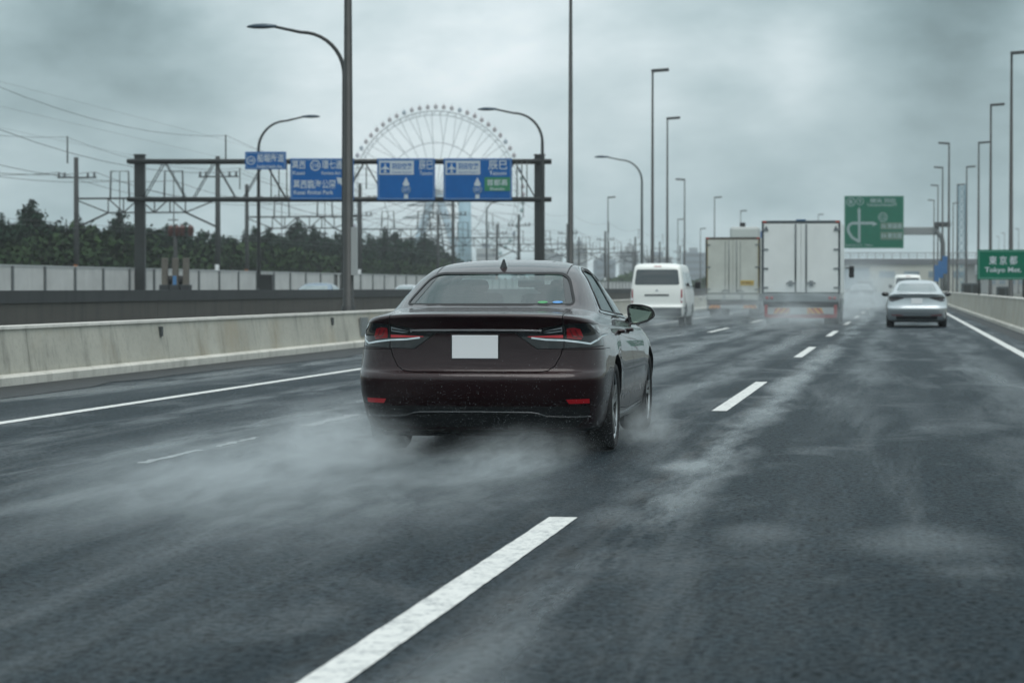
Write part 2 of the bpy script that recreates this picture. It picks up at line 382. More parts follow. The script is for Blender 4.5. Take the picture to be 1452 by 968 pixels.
# worn white paint
def paint_material():
    m = bpy.data.materials.new('worn_line_paint'); m.use_nodes = True; t = m.node_tree; b = t.nodes['Principled BSDF']; L = t.links.new
    c = t.nodes.new('ShaderNodeTexCoord')
    def nz(st, sc, d=5):
        q = t.nodes.new('ShaderNodeMapping'); q.inputs['Scale'].default_value = st; L(c.outputs['Object'], q.inputs[0])
        n = t.nodes.new('ShaderNodeTexNoise'); n.inputs['Scale'].default_value = sc; n.inputs['Detail'].default_value = d; n.inputs['Roughness'].default_value = .7; L(q.outputs[0], n.inputs['Vector']); return n.outputs['Fac']
    a = nz((1.4, 1, 1), 7, 7); f = nz((1, .7, 1), 38, 5)
    s = t.nodes.new('ShaderNodeMath'); s.operation = 'ADD'; L(a, s.inputs[0]); L(f, s.inputs[1])
    r = t.nodes.new('ShaderNodeMapRange'); r.inputs[1].default_value = .96; r.inputs[2].default_value = 1.22; L(s.outputs[0], r.inputs[0])
    x = t.nodes.new('ShaderNodeMix'); x.data_type = 'RGBA'; L(r.outputs[0], x.inputs[0]); x.inputs[6].default_value = (.68, .69, .66, 1); x.inputs[7].default_value = (.33, .35, .35, 1)
    L(x.outputs[2], b.inputs['Base Color']); b.inputs['Roughness'].default_value = .5; b.inputs['Specular IOR Level'].default_value = .3
    bp = t.nodes.new('ShaderNodeBump'); bp.inputs['Strength'].default_value = .5; bp.inputs['Distance'].default_value = .006; L(f, bp.inputs['Height']); L(bp.outputs[0], b.inputs['Normal'])
    return m
M_line = paint_material()
M_line_faint = mat('faded_line_paint', (.24, .26, .265), .35, var=.5, vscale=9, spec=.5)
def strip(mb, x0, x1, y0, y1, z=.004, rag=.0025, step=.35):
    n = max(2, int((y1 - y0) / step)); vs = []
    for i in range(n + 1):
        y = y0 + (y1 - y0) * i / n; vs += [(x0 + random.uniform(-rag, rag), y, z), (x1 + random.uniform(-rag, rag), y, z)]
    mb.add(vs, [(2 * i, 2 * i + 1, 2 * i + 3, 2 * i + 2) for i in range(n)])
d1 = MB()
# dash ends measured in the photo: far end of the near dash at y=735, next one 582-541 ...
Yd = 13.62 - 8.0
for k in range(24):
    strip(d1, -1.82, -1.67, Yd + 20 * k, Yd + 20 * k + 8.0, step=.12 if k < 2 else .6)
struct(d1.build('lane_marking', M_line, road))
d2 = MB()
for k in range(3, 24): strip(d2, -5.18, -5.03, Yd + 5.2 + 20 * k, Yd + 13.2 + 20 * k, step=.6)
struct(d2.build('lane_marking', M_line, road))
d3 = MB(); strip(d3, -5.19, -5.07, 22.3, 24.4, rag=.035, step=.12); strip(d3, -5.14, -5.09, 24.8, 27.2, rag=.02, step=.15); strip(d3, -5.20, -5.13, 17.4, 18.9, rag=.02, step=.1); strip(d3, -5.17, -5.11, 19.3, 20.6, rag=.028, step=.1)
struct(d3.build('worn_lane_marking', M_line_faint, road))
e1 = MB(); strip(e1, -8.02, -7.87, -10, 900, step=2.5); struct(e1.build('edge_line', M_line, road))
e2 = MB(); strip(e2, 2.13, 2.30, -10, 900, step=2.5); struct(e2.build('edge_line', M_line, road))
# dark mottled drainage gutter beside the left barrier
gt = MB(); n = 220; vs = []
for i in range(n + 1):
    y = -10 + 300 * i / n
    vs += [(-10.80, y, .005), (-9.75 + random.uniform(-.12, .12) + .18 * sin(y * .31) + .1 * sin(y * 1.3), y, .005)]
gt.add(vs, [(2 * i, 2 * i + 1, 2 * i + 3, 2 * i + 2) for i in range(n)])
struct(gt.build('gutter', mat('gutter_dark', (.020, .023, .024), .55, var=.5, vscale=6, spec=.2), road))
gt = MB(); vs = []
for i in range(n + 1):
    y = -10 + 500 * i / n
    vs += [(2.72 + random.uniform(-.06, .06), y, .005), (3.2, y, .005)]
gt.add(vs, [(2 * i, 2 * i + 1, 2 * i + 3, 2 * i + 2) for i in range(n)])
struct(gt.build('gutter', MATS['gutter_dark'], road))

# ------------------------------------------------------------------ barriers and walls
def barrier(name, x, side, y0, y1, h, step, label, jx=0.0, slot=True):
    """precast safety wall: body with sloped face, footing kerb, joints between the units. side=+1: carriageway lies towards +x"""
    root = empty(name, (0, 0, 0)); tag(root, label, 'barrier')
    mb = MB(); ft = MB(); cp = MB(); dk = MB()
    s = side
    prof = [(0, 0), (0, .12), (-s * .10, .15), (-s * .17, h - .05), (-s * .17, h), (-s * .42, h), (-s * .42, 0)]
    y = y0
    k = 0
    while y < y1:
        e = min(y + step, y1)
        mb.prism([(x - s * .10 + a, b) for a, b in [(0, .0), (0, .17), (-s * .07, h - .04), (-s * .32, h - .04), (-s * .32, 0)]], 'Y', y + .008, e - .008)
        ft.prism([(x + a, b) for a, b in [(0, 0), (0, .10), (-s * .03, .125), (-s * .12, .14), (-s * .12, 0)]], 'Y', y, e)
        cp.prism([(x - s * .10 + a, b) for a, b in [(-s * .045, h - .038), (-s * .05, h), (-s * .34, h), (-s * .34, h - .038)]], 'Y', y + .004, e - .004)
        if slot and k % 1 == 0:
            yy = y + step * .5
            if 0 < y < 330: MB().box(*sorted((x - s * .165, x - s * .10 - s * .012)), yy, yy + .10, h * .66, h * .86).build('drain_slot', mat('slot_dark', (.05, .06, .06), .6), root)
        y = e; k += 1
    body = mb.build('wall_body', M_barrier, root)
    ft.build('footing', concrete('footing_concrete_' + name, (.62, .61, .55), (.25, .25, .21)), root)
    cp.build('coping', concrete('coping_' + name, (.66, .65, .60), (.32, .32, .28)), root)
    return root
barrier('concrete_barrier', -10.85, 1, -52, 596, .73, 12.0, 'long low pale concrete barrier beside the left lane')
tb = MB().box(-10.975, -10.93, 52.6, 53.3, .22, .60).build('access_cover', mat('cover_grey', (.18, .2, .2), .5), bpy.data.objects['concrete_barrier'])
barrier('concrete_barrier', 3.2, -1, -50, 600, .92, 20.0, 'grey concrete barrier curving away along the right edge line', slot=False)
# a second, darker wall between the expressway and the road beside it
root = empty('retaining_wall'); tag(root, 'dark stained concrete wall behind the pale left barrier', 'wall')
mb = MB(); cp = MB(); y = -50.0
while y < 480:
    mb.box(-14.75, -14.5, y + .01, y + 9.99, -.02, .95); cp.box(-14.78, -14.47, y + .005, y + 9.995, .952, 1.165); y += 10
mb.build('wall_body', M_wall, root); cp.build('coping', M_walltop, root)
# strip between
MB().add([(-14.5, -55, -.015), (-11.3, -55, -.015), (-11.3, 900, -.015), (-14.5, 900, -.015)], [(0, 1, 2, 3)]).build('verge', MATS['verge'], fix=False)['kind'] = 'structure'
# white noise barrier of panels between steel posts
root = empty('noise_barrier'); tag(root, 'white panelled noise barrier with dark posts in front of the trees', 'fence')
pn = MB(); cap = MB(); y = 84.0; i = 0
posts = []
while y < 420:
    top = 2.08 if y < 190 else 1.9
    pn.box(-35.04, -35.0, y + .12, y + 3.93, -.02, top); cap.box(-35.07, -34.97, y + .11, y + 3.94, top, top + .05); posts.append(y); y += 4.0
pn.build('panel', M_panel, root); cap.build('top_rail', mat('rail_grey', (.5, .52, .52), .5), root)
proto = MB().box(-35.12, -34.94, -.1, .1, -.02, 2.10).build('post', mat('post_grey', (.10, .11, .11), .5), root); proto.location.y = posts[0] + .02
for y in posts[1:70]:
    c = proto.copy(); COL.objects.link(c); c.parent = root; c.location.y = y + .02

# ------------------------------------------------------------------ lamp posts
def arm_lamp(label, px, Zc, top_py, reach_px, group, low=None):
    """tapered steel column that bends into an outreach arm with a cobra head. reach_px<0: arm to the left"""
    base = W(px, Zc); h = H(top_py, Zc); reach = reach_px / F * Zc
    root = empty('street_lamp', base); tag(root, label, 'street lamp', group)
    sg = 1 if reach > 0 else -1; r = abs(reach)
    pts = [(0, 0, 0), (0, 0, .9), (0, 0, h * .5), (0, 0, h - r * .58)]; rad = [.12, .105, .085, .07]
    for k in range(1, 11):
        a = k / 10 * pi / 2
        pts.append((sg * r * .50 * (1 - cos(a)) , 0, h - r * .58 + r * .50 * sin(a))); rad.append(.066 - .0018 * k)
    pts += [(sg * r * .80, 0, h - .035)]; rad += [.042]
    MB().tube(pts, rad, 10).build('column', M_darksteel if low is None else M_steel, root)
    hd = MB(); n = 12
    prof = [(0.0, .05, .05), (.12, .10, .07), (.40, .17, .10), (.66, .17, .09), (.84, .10, .05), (.90, .02, .015)]
    vs = []
    for (u, wd, ht) in prof:
        for k in range(n):
            t = 2 * pi * k / n; z = sin(t) * ht
            vs.append((sg * (r * .80 + u - .05), cos(t) * wd, h - .03 + (z if z > 0 else z * .6)))
    fs = [(i * n + k, i * n + (k + 1) % n, (i + 1) * n + (k + 1) % n, (i + 1) * n + k) for i in range(len(prof) - 1) for k in range(n)] + [tuple(range(n)), tuple(range(len(vs) - n, len(vs)))]
    hd.add(vs, fs, True).build('lamp_head', M_lampblue, root)
    MB().box(-.09, .09, -.13, -.10, .7, 1.2).build('access_door', M_steel, root)
    return root
G1 = 'curved arm street lamps along the side road'
arm_lamp('nearest curved arm street lamp, beside the thick pole in front of the blue signs', 489, 76, 36, -126, G1)
arm_lamp('curved arm street lamp rising above the right post of the sign gantry', 769, 118, 154, -83, G1)
arm_lamp('curved arm street lamp left of the pair of tall straight masts above the van', 910, 164, 222, -61, G1, 1)
arm_lamp('curved arm street lamp behind the small blue sign, head pointing right', 367, 124, 166, 80, G1)
arm_lamp('small hazy curved arm lamp under the right blue sign', 690, 236, 284, 30, G1, 1)

def mast_lamp(label, px, Zc, top_py, sgn, group, thick=.10, heavy=False, headpx=None):
    base = W(px, Zc); h = H(top_py, Zc)
    root = empty('lamp_mast', base); tag(root, label, 'lamp post', group)
    MB().tube([(0, 0, 0), (0, 0, .8), (0, 0, .82), (0, 0, h)], [thick * 1.5, thick * 1.45, thick * 1.12, thick * .55], 12).build('column', M_darksteel, root)
    b = MB()
    b.rbox(*sorted((-.06 * sgn, .84 * sgn)), -.17, .17, h - .02, h + .13, .03)
    hd = b.build('lamp_head', mat('mast_head', (.05, .055, .055), .4), root)
    for v in hd.data.vertices: v.co.z += abs(v.co.x) * .07
    if heavy:
        MB().box(thick * .7, thick * 1.25 + .06, -.09, .09, 1.5, 2.6).build('control_box', mat('box_grey', (.33, .35, .35), .5), root)
        MB().rbox(-.35, .35, -.3, .3, 0, .35, .03).build('base_plinth', M_walltop, root)
    return root
G2 = 'tall straight lamp masts along the left side'
mast_lamp('thick dark lamp mast in front of the blue signs, running out of the top', 494, 60, -330, 1, G2, .115, True)
mast_lamp('tall dark mast right of the gantry that runs out of the top', 809, 98, -22, 1, G2, .105)
for px, Z, ty, sg, lb in ((925, 134, 103, 1, 'tallest lamp mast whose head shows, above the white van'), (946, 172, 170, 1, 'second tall lamp mast, right of the one above the van'),
        (970.5, 240, 256, -1, 'lamp mast between van and trucks with its head pointing left'), (1013, 300, 281, 1, 'slender lamp mast rising above the older truck'),
        (1050, 350, 300, 1, 'hazy lamp mast over the older truck near the small blue sign'), (862, 290, 281, 1, 'hazy lamp mast above the sedan side window, near a rail mast'),
        (961, 370, 312, 1, 'faint lamp mast behind the second tall mast'), (993, 400, 325, 1, 'faint lamp mast at the left edge of the older truck'), (1160, 420, 305, 1, 'tiny hazy lamp mast above the big truck')):
    mast_lamp(lb, px, Z, ty, sg, G2, .085)
G3 = 'tall straight lamp masts along the right side'
for px, Z, ty, sg, lb in ((1433, 127, 78, 1, 'nearest right hand lamp mast, behind the Tokyo sign'), (1404, 163, 151, 1, 'second lamp mast from the Tokyo sign, head to the right'),
        (1387, 205, 204, 1, 'third lamp mast, its foot beside the left edge of the Tokyo sign'), (1370, 247, 238, 1, 'fourth lamp mast with a right pointing head, next to the pale tower'),
        (1357, 300, 263, 1, 'fifth lamp mast with a right pointing head, left of the pale tower'), (1351, 360, 289, 1, 'sixth and faintest lamp mast with a right pointing head')):
    mast_lamp(lb, px, Z, ty, sg, G3, .105)
for px, Z, ty, lb in ((1345, 205, 205, 'nearest lamp mast with a left pointing head, behind the arm of the green sign'), (1336, 248, 239, 'second lamp mast with a left pointing head'),
        (1329.5, 300, 264, 'third lamp mast with a left pointing head'), (1324, 350, 285, 'faintest lamp mast with a left pointing head')):
    mast_lamp(lb, px, Z, ty, -1, G3, .105)
for px, Z, ty in ((1444, 560, 325), (1424, 640, 331), (1416, 720, 336)):
    r = mast_lamp('tiny far lamp post above the Tokyo sign', px, Z, ty, -1, 'far lamp posts above the Tokyo sign', .10)

# ------------------------------------------------------------------ sign gantry over the side road
ZG = 121.0
GA = W(199, ZG); GB = W(765, ZG)
gl = (GB - GA).length
def gp(px): return (px - 199) / (765 - 199) * gl
root = empty('sign_gantry', GA, math.atan2(GB.y - GA.y, GB.x - GA.x)); tag(root, 'dark steel truss gantry carrying blue road signs over the side road', 'sign gantry')
hb, ht = H(283, ZG), H(229.5, ZG)
for nm, xx in (('a', 0), ('b', gl)):
    MB().rbox(xx - .24, xx + .24, -.24, .24, 0, H(221, ZG), .04).rbox(xx - .27, xx + .27, -.27, .27, H(221, ZG), H(221, ZG) + .06, .02).rbox(xx - .4, xx + .4, -.4, .4, 0, .3, .04).build('post', M_darksteel, root)
for z, nm in ((ht, 'top_chord'), (hb, 'bottom_chord')):
    MB().tube([(-.55, -.35, z), (gl + .55, -.35, z)], .105, 8).tube([(-.55, .35, z), (gl + .55, .35, z)], .105, 8).build(nm, M_darksteel, root)
web = MB(); nb = 8
for k in range(nb):
    for yy in (-.35, .35):
        a, b = gl * k / nb, gl * (k + 1) / nb; m_ = (a + b) / 2
        web.tube([(a + .15, yy, hb), (m_, yy, ht)], .024, 6).tube([(m_, yy, ht), (b - .15, yy, hb)], .024, 6)
    web.tube([(gl * (k + .5) / nb, -.35, ht), (gl * (k + .5) / nb, .35, ht)], .03, 6).tube([(gl * k / nb, -.35, hb), (gl * k / nb, .35, hb)], .03, 6)
web.build('truss_web', M_darksteel, root)
hg = MB()
for px in (386, 397, 408, 414, 733, 740, 747): hg.tube([(gp(px), -.42, hb), (gp(px), -.42, ht)], .03, 6)
hg.build('hanger', M_steel, root)
GANTRY = root
def sign_board(name, label, px0, px1, py0, py1, Z, m, group=None, rz=TH, border=True, dy=0.0):
    """board with its own frame; local origin at the board's centre"""
    wd = (px1 - px0) / F * Z; hh = (py1 - py0) / F * Z
    c = W((px0 + px1) / 2, Z, H((py0 + py1) / 2, Z))
    root = empty(name, c, rz); tag(root, label, 'road sign', group)
    MB().rbox(-wd / 2, wd / 2, -.025, .03, -hh / 2, hh / 2, .012).build('board', m, root)
    if border:
        b = MB(); t = .035; i = .05
        b.box(-wd / 2 + i, wd / 2 - i, -.032, -.026, hh / 2 - i - t, hh / 2 - i); b.box(-wd / 2 + i, wd / 2 - i, -.032, -.026, -hh / 2 + i, -hh / 2 + i + t)
        b.box(-wd / 2 + i, -wd / 2 + i + t, -.0321, -.0261, -hh / 2 + i + t, hh / 2 - i - t); b.box(wd / 2 - i - t, wd / 2 - i, -.0321, -.0261, -hh / 2 + i + t, hh / 2 - i - t)
        b.build('border', mat('sign_border', (.16, .26, .40), .5) if m is M_blue else mat('sign_border_green', (.12, .30, .24), .5), root)
    br = MB()
    for xx in (-wd * .3, wd * .3): br.box(xx - .04, xx + .04, .03, .12, -hh / 2, hh / 2)
    br.build('bracket', M_steel, root)
    k = Z / F
    def T(txt, cx, cy, w_, h_, m=None, bold=.012, y=-.034):
        return text_mesh(txt, w_ * k, h_ * k, 'lettering', m or M_white, root, (cx - (px0 + px1) / 2) * k, -(cy - (py0 + py1) / 2) * k, y, bold)
    return root, T, k, ((px0 + px1) / 2, (py0 + py1) / 2)
def flat(root, k, c, poly, m, name, y=-.036):
    mb = MB(); mb.prism([((a - c[0]) * k, -(b - c[1]) * k) for a, b in poly], 'Y', y, y - .006); return mb.build(name, m, root)
def circ(cx, cy, r, n=24, sy=1.0): return [(cx + r * cos(2 * pi * i / n), cy + r * sy * sin(2 * pi * i / n)) for i in range(n)]
def ringmesh(root, k, c, cx, cy, r0, r1, m, name='route_ring', y=-.036):
    mb = MB(); n = 24; vs = []
    for i in range(n):
        t = 2 * pi * i / n
        for r in (r0, r1): vs.append(((cx - c[0] + r * cos(t)) * k, y, -(cy - c[1] + r * sin(t)) * k))
    mb.add(vs, [(2 * i, 2 * i + 1, (2 * i + 3) % (2 * n), (2 * i + 2) % (2 * n)) for i in range(n)]); return mb.build(name, m, root)
ZS = ZG - .75
G4 = 'blue road signs on the gantry'
# small one
r, T, k, c = sign_board('road_sign', 'smallest blue sign, leftmost on the gantry', 348, 406, 215.5, 240.5, ZS - .2, M_blue, G4)
T('船堀街道', 384, 224.5, 38, 12); T('Funabori-kaido Ave.', 383, 236, 36, 4.5); ringmesh(r, k, c, 356.5, 228, 5, 6.2, M_white); T('308', 356.5, 228, 7, 5)
# wide one behind the thick pole
r, T, k, c = sign_board('road_sign', 'wide blue sign with a slanting arrow, partly behind the thick pole', 412, 502, 225, 283.5, ZS, M_blue, G4)
T('葛西', 424, 234, 19, 12); T('Kasai', 424, 245.5, 17, 5); ringmesh(r, k, c, 447.5, 235, 6, 7.4, M_white); T('318', 447.5, 235, 9, 6)
T('環七通り', 475, 234, 36, 12); T('Kannana-dori Ave.', 475, 245.5, 37, 5); T('葛西臨海公園', 446, 261.5, 60, 12.5); T('Kasai Rinkai Park', 445, 273, 56, 6)
flat(r, k, c, [(477.5, 251.5), (486, 253), (484.5, 256), (496, 266), (497, 273), (490, 270), (481.5, 259.5), (480, 262)], M_white, 'arrow')
def common(px0, px1, label, arrow, extra):
    r, T, k, c = sign_board('road_sign', label, px0, px1, 225, 284, ZS, M_blue, G4)
    x = px0 + 3
    flat(r, k, c, [(x, 228.5), (x + 49, 228.5), (x + 49, 248), (x, 248)], M_white, 'airport_panel', -.034)
    flat(r, k, c, [(x + 2, 231), (x + 15, 231), (x + 15, 246), (x + 2, 246)], M_blue, 'airport_icon', -.042)
    cx, cy = x + 8.5, 238.5
    flat(r, k, c, [(cx - .9, cy - 6), (cx + .9, cy - 6), (cx + 1.1, cy - 2), (cx + 6, cy + 1.2), (cx + 6, cy + 2.6), (cx + 1.1, cy + 1.5), (cx + .8, cy + 4.2), (cx + 2.5, cy + 5.5), (cx + 2.5, cy + 6.3),
                   (cx - 2.5, cy + 6.3), (cx - 2.5, cy + 5.5), (cx - .8, cy + 4.2), (cx - 1.1, cy + 1.5), (cx - 6, cy + 2.6), (cx - 6, cy + 1.2), (cx - 1.1, cy - 2)], M_white, 'airplane_symbol', -.050)
    T('羽田空港', x + 32, 236, 29, 9, M_blue, .02, -.043); T('Haneda Airport', x + 32, 245, 28, 3.6, M_blue, .01, -.043)
    T('辰巳', extra, 234.5, 20 if px0 < 600 else 27, 13); T('Tatsumi', extra, 245.8, 18 if px0 < 600 else 24, 5.5)
    ax = arrow
    flat(r, k, c, [(ax, 251.5), (ax + 5, 262), (ax + 2.2, 264), (ax - 2.2, 264), (ax - 5, 262)], M_white, 'arrow_head')
    flat(r, k, c, circ(ax, 269, 6.4, 24, .9), M_white_dim, 'route_shield', -.0355); flat(r, k, c, circ(ax, 269, 5.4, 24, .9), M_blue, 'route_shield', -.043)
    T('357', ax, 269, 8, 5, y=-.052)
    flat(r, k, c, [(ax - 2.8, 276), (ax + 2.8, 276), (ax + 3, 282), (ax - 3, 282)], M_white, 'arrow_tail')
    return r, T, k, c
common(535, 617, 'blue sign with one upward arrow, left of the sign that has a green panel', 576, 604)
r, T, k, c = common(629, 726, 'blue sign with a green panel in its corner, rightmost on the gantry', 677, 706)
flat(r, k, c, [(687, 251.5), (723.5, 251.5), (723.5, 271), (687, 271)], M_green2, 'green_panel'); T('首都高', 705, 259, 29, 9, y=-.044); T('Shutoko', 705, 268, 21, 4.2, y=-.044)

# ------------------------------------------------------------------ green direction sign on a cantilever
ZGS = 284
r, T, k, c = sign_board('direction_sign', 'large green direction sign with looping arrow beyond the big truck', 1197, 1281, 278, 352, ZGS, M_green)
mw = M_white_dim
T('横浜 羽田', 1251, 284.5, 36, 6.5, mw, .02); T('Yokohama/HanedaAPT', 1250, 290.5, 43, 4.5, mw, .012)
ringmesh(r, k, c, 1206, 286.5, 5.2, 6.4, mw); T('B', 1206, 286.5, 5, 6, mw, .03); ringmesh(r, k, c, 1219, 285.5, 4.6, 5.6, mw); T('9', 1219, 285.5, 4, 5, mw, .02)
ringmesh(r, k, c, 1251.5, 308, 5.4, 6.6, mw); T('C2', 1251.5, 308, 8, 6, mw, .02)
flat(r, k, c, [(1248, 315.5), (1280, 315.5), (1280, 325.5), (1248, 325.5)], mat('sign_olive', (.08, .16, .11), .5), 'name_panel', -.034)
flat(r, k, c, [(1248, 328.5), (1280, 328.5), (1280, 340), (1248, 340)], MATS['sign_olive'], 'name_panel', -.034)
T('E6 常磐道', 1264, 320.3, 29, 7, mw, .02, -.042); T('E4 東北道', 1264, 334, 29, 7.5, mw, .02, -.042); T('KASAI JCT  700m', 1218, 348.2, 38, 4, mw, .012)
def path2(pts, wpx, name, y=-.036):
    mb = MB(); vs = []
    for i, p in enumerate(pts):
        a = Vector(pts[max(i - 1, 0)]); b = Vector(pts[min(i + 1, len(pts) - 1)]); d = (b - a).normalized(); nn = Vector((-d.y, d.x)) * wpx / 2
        for q in (Vector(p) + nn, Vector(p) - nn): vs.append(((q.x - c[0]) * k, y, -(q.y - c[1]) * k))
    mb.add(vs, [(2 * i, 2 * i + 1, 2 * i + 3, 2 * i + 2) for i in range(len(pts) - 1)]); mb.build(name, mw, r)
path2([(1218, 344), (1218, 320), (1217.7, 299)], 3.6, 'route_arrow')
lp = [(1217, 342), (1208, 337), (1203, 329)] + [(1209.5 - 7.5 * cos(a), 325 - 8.5 * sin(a)) for a in [0.1, .4, .8, 1.2, 1.5]] + [(1218, 316.5), (1238, 316.5)]
path2(lp, 3.8, 'route_arrow', -.0362)
flat(r, k, c, [(1217.7, 293.5), (1220.6, 300), (1214.8, 300)], mw, 'arrow_head'); flat(r, k, c, [(1244, 317.5), (1237, 314), (1237, 321)], mw, 'arrow_head')
root = empty('sign_cantilever', W(1336.5, ZGS)); root.rotation_euler[2] = TH
tag(root, 'grey cantilever arm and bent post that hold the green direction sign', 'sign post')
kk = ZGS / F
MB().tube([(0, 0, 0), (0, 0, H(345, ZGS)), (-.15, 0, H(336, ZGS)), (-.7, 0, H(328, ZGS))], [.30, .26, .26, .24], 12).build('post', M_steel, root)
MB().rbox(-(1336 - 1197) * kk, -.35, .2, .75, H(333, ZGS), H(322, ZGS), .06).build('arm', mat('arm_grey', (.22, .24, .24), .5), root)
MB().box(-.9, 1.0 - .2, -.3, .3, H(322, ZGS), H(315, ZGS)).build('camera_box', M_black, root)
# small blue panels near the right hand masts
for i, (a, b, t0, t1, Z) in enumerate(((1324.5, 1331, 376, 399, 236), (1330, 1337, 370, 394, 226), (1336, 1344.5, 363, 388, 216))):
    rr, T_, k_, c_ = sign_board('blue_panel', ['lowest', 'middle', 'highest'][i] + ' of the three stepped blue panels behind the silver sedan', a, b, t0, t1, Z, mat('panel_blue', (.02, .12, .30), .5), 'stepped blue panels', border=False)
    MB().tube([(.1, .1, -c_[1] * 0 - (H((t0 + t1) / 2, Z))), (.1, .1, 0)], .08, 6).build('post', M_steel, rr)
# distant blue sign above the older truck
rr, T_, k_, c_ = sign_board('road_sign', 'small hazy blue sign showing between the two truck roofs', 1055, 1098, 328, 337.5, 400, M_blue)
T_('東京 Tokyo', 1068, 332.5, 20, 5); MB().tube([(3.6, .2, -H(333, 400)), (3.6, .2, .6)], .2, 8).build('post', M_steel, rr)
# ------------------------------------------------------------------ Tokyo sign by the right barrier
ZT = 115
r, T, k, c = sign_board('place_sign', 'green place name sign standing behind the right barrier', 1385.5, 1458, 354, 396.5, ZT, M_green)
T('東 京 都', 1422, 369, 40, 12.5, M_white, .015); T('Tokyo Met.', 1422, 383.5, 52, 9.5, M_white, .015)
for xx in (-(1422 - 1389) * k, (1452 - 1422) * k):
    MB().tube([(xx, .09, -H(375, ZT)), (xx, .09, .6)], .05, 8).build('post', M_darksteel, r)

# ------------------------------------------------------------------ railway portals and wires
def portal():
    root = empty('catenary_portal')
    x0, x1 = -54.3, -44.6
    for i, x in enumerate((x0, x1)):
        m_ = MB().tube([(x, 0, 0), (x, 0, 9.9)], [.20, .15], 10)
        p = m_.build('mast', M_mast, root)
        MB().tube([(x - .6 if i == 0 else x + .55, 0, 9.5), (x - .6 if i == 0 else x + .55, 0, 11.3)], .05, 6).build('lightning_rod', M_mast, p)
        MB().tube([(x - 1.3, 0, 8.55), (x + 1.4, 0, 8.55)], .05, 6).build('crossarm', M_mast, p)
        ins = MB()
        for q in (-1.2, -.8, .8, 1.25): ins.lathe([(8.58, .02), (8.62, .10), (8.68, .05), (8.73, .10), (8.79, .05), (8.85, .09), (8.9, .02)], 'Z', 8, (x + q, 0, 0))
        ins.build('insulator', mat('insulator', (.10, .11, .12), .3), p)
        MB().box(x - .13, x + .13, -.24, -.20, 2.35, 2.75).build('number_plate', M_plate if i else mat('orange_plate', (.38, .13, .03), .5), p)
    t = MB(); za, zb = 7.15, 6.2
    t.tube([(x0, 0, za), (x1 + .2, 0, za)], .07, 6).tube([(x0 + 2.2, 0, zb), (x1 - 2.2, 0, zb)], .055, 6).tube([(x0, 0, zb - 1.0), (x0 + 2.2, 0, zb)], .07, 6).tube([(x1, 0, zb - 1.0), (x1 - 2.2, 0, zb)], .07, 6)
    n = 5
    for k in range(n + 1):
        x = x0 + 2.2 + (x1 - x0 - 4.4) * k / n
        t.tube([(x, 0, zb), (x, 0, za)], .045, 6)
        if k < n:
            xn = x0 + 2.2 + (x1 - x0 - 4.4) * (k + 1) / n
            t.tube([(x, 0, za if k % 2 == 0 else zb), (xn, 0, zb if k % 2 == 0 else za)], .045, 6)
    t.tube([(x0, 0, za - .1), (x0 + 2.2, 0, zb)], .045, 6).tube([(x1, 0, za - .1), (x1 - 2.2, 0, zb)], .045, 6)
    t.build('portal_truss', M_mast, root)
    for x in (-51.3, -47.6):
        h = MB()
        h.tube([(x - .65, 0, za), (x - .6, 0, 8.95), (x + .6, 0, 8.95), (x + .65, 0, za)], .06, 6)
        h.tube([(x, 0, 8.95), (x, 0, za)], .03, 6)
        h.tube([(x, 0, za), (x, 0, 5.0)], .035, 6).tube([(x - .4, 0, zb - .5), (x + .3, 0, zb - .5)], .04, 6)
        h.build('wire_support', M_mast, root)
    return root
p0 = portal(); L1 = 'overhead line portal, {} one along the railway'
SP = 46.0
for k in range(9):
    o = p0 if k == 0 else copy_tree(p0)
    o.location = (0, 168 + SP * k, 0)
    tag(o, L1.format(ORD[k] + (' and nearest' if k == 0 else '')), 'railway mast', 'railway overhead line portals')
def wire(pts, r, label, grp='railway overhead wires'):
    r *= .6
    o = MB().tube(pts, r, 5, False).build('overhead_wire', mat('wire', (.03, .033, .035), .5)); tag(o, label, 'cable', grp); return o
def catenary(x, z, sag, y0=122, n=10, name=''):
    pts = []
    for i in range(n):
        a = y0 + SP * i
        for q in range(8):
            u = q / 8; pts.append((x, a + SP * u, z - sag * 4 * u * (1 - u)))
    return pts
for x, z, s, r_, lb in ((-55.0, 11.25, .8, .022, 'thin earth wire highest over the far rail masts'), (-55.5, 8.9, .9, .03, 'feeder wire on the outer end of the far crossarms'),
        (-53.0, 8.9, .9, .03, 'feeder wire on the inner end of the far crossarms'), (-51.3, 8.3, .7, .028, 'messenger wire over the far track'), (-51.3, 5.0, .05, .02, 'contact wire over the far track'),
        (-47.6, 8.3, .7, .028, 'messenger wire over the near track'), (-47.6, 5.0, .05, .02, 'contact wire over the near track'), (-43.3, 8.9, .8, .028, 'feeder wire on the outer end of the near crossarms'), (-44.0, 11.25, .8, .022, 'thin earth wire highest over the near rail masts')):
    wire(catenary(x, z, s), r_, lb)
for i, (xa, za, zb_) in enumerate(((-62, 15.6, 13), (-62.5, 14.0, 11.6), (-63, 12.6, 10.6))):
    wire([(xa + 3 * 0, 120, za + 1.0), (xa, 170, za), (xa, 230, za - .6), (xa, 320, zb_ + .4), (xa, 480, zb_)], .013, ['highest', 'middle', 'lowest'][i] + ' of three power cables sloping down from the top left', 'power cables')
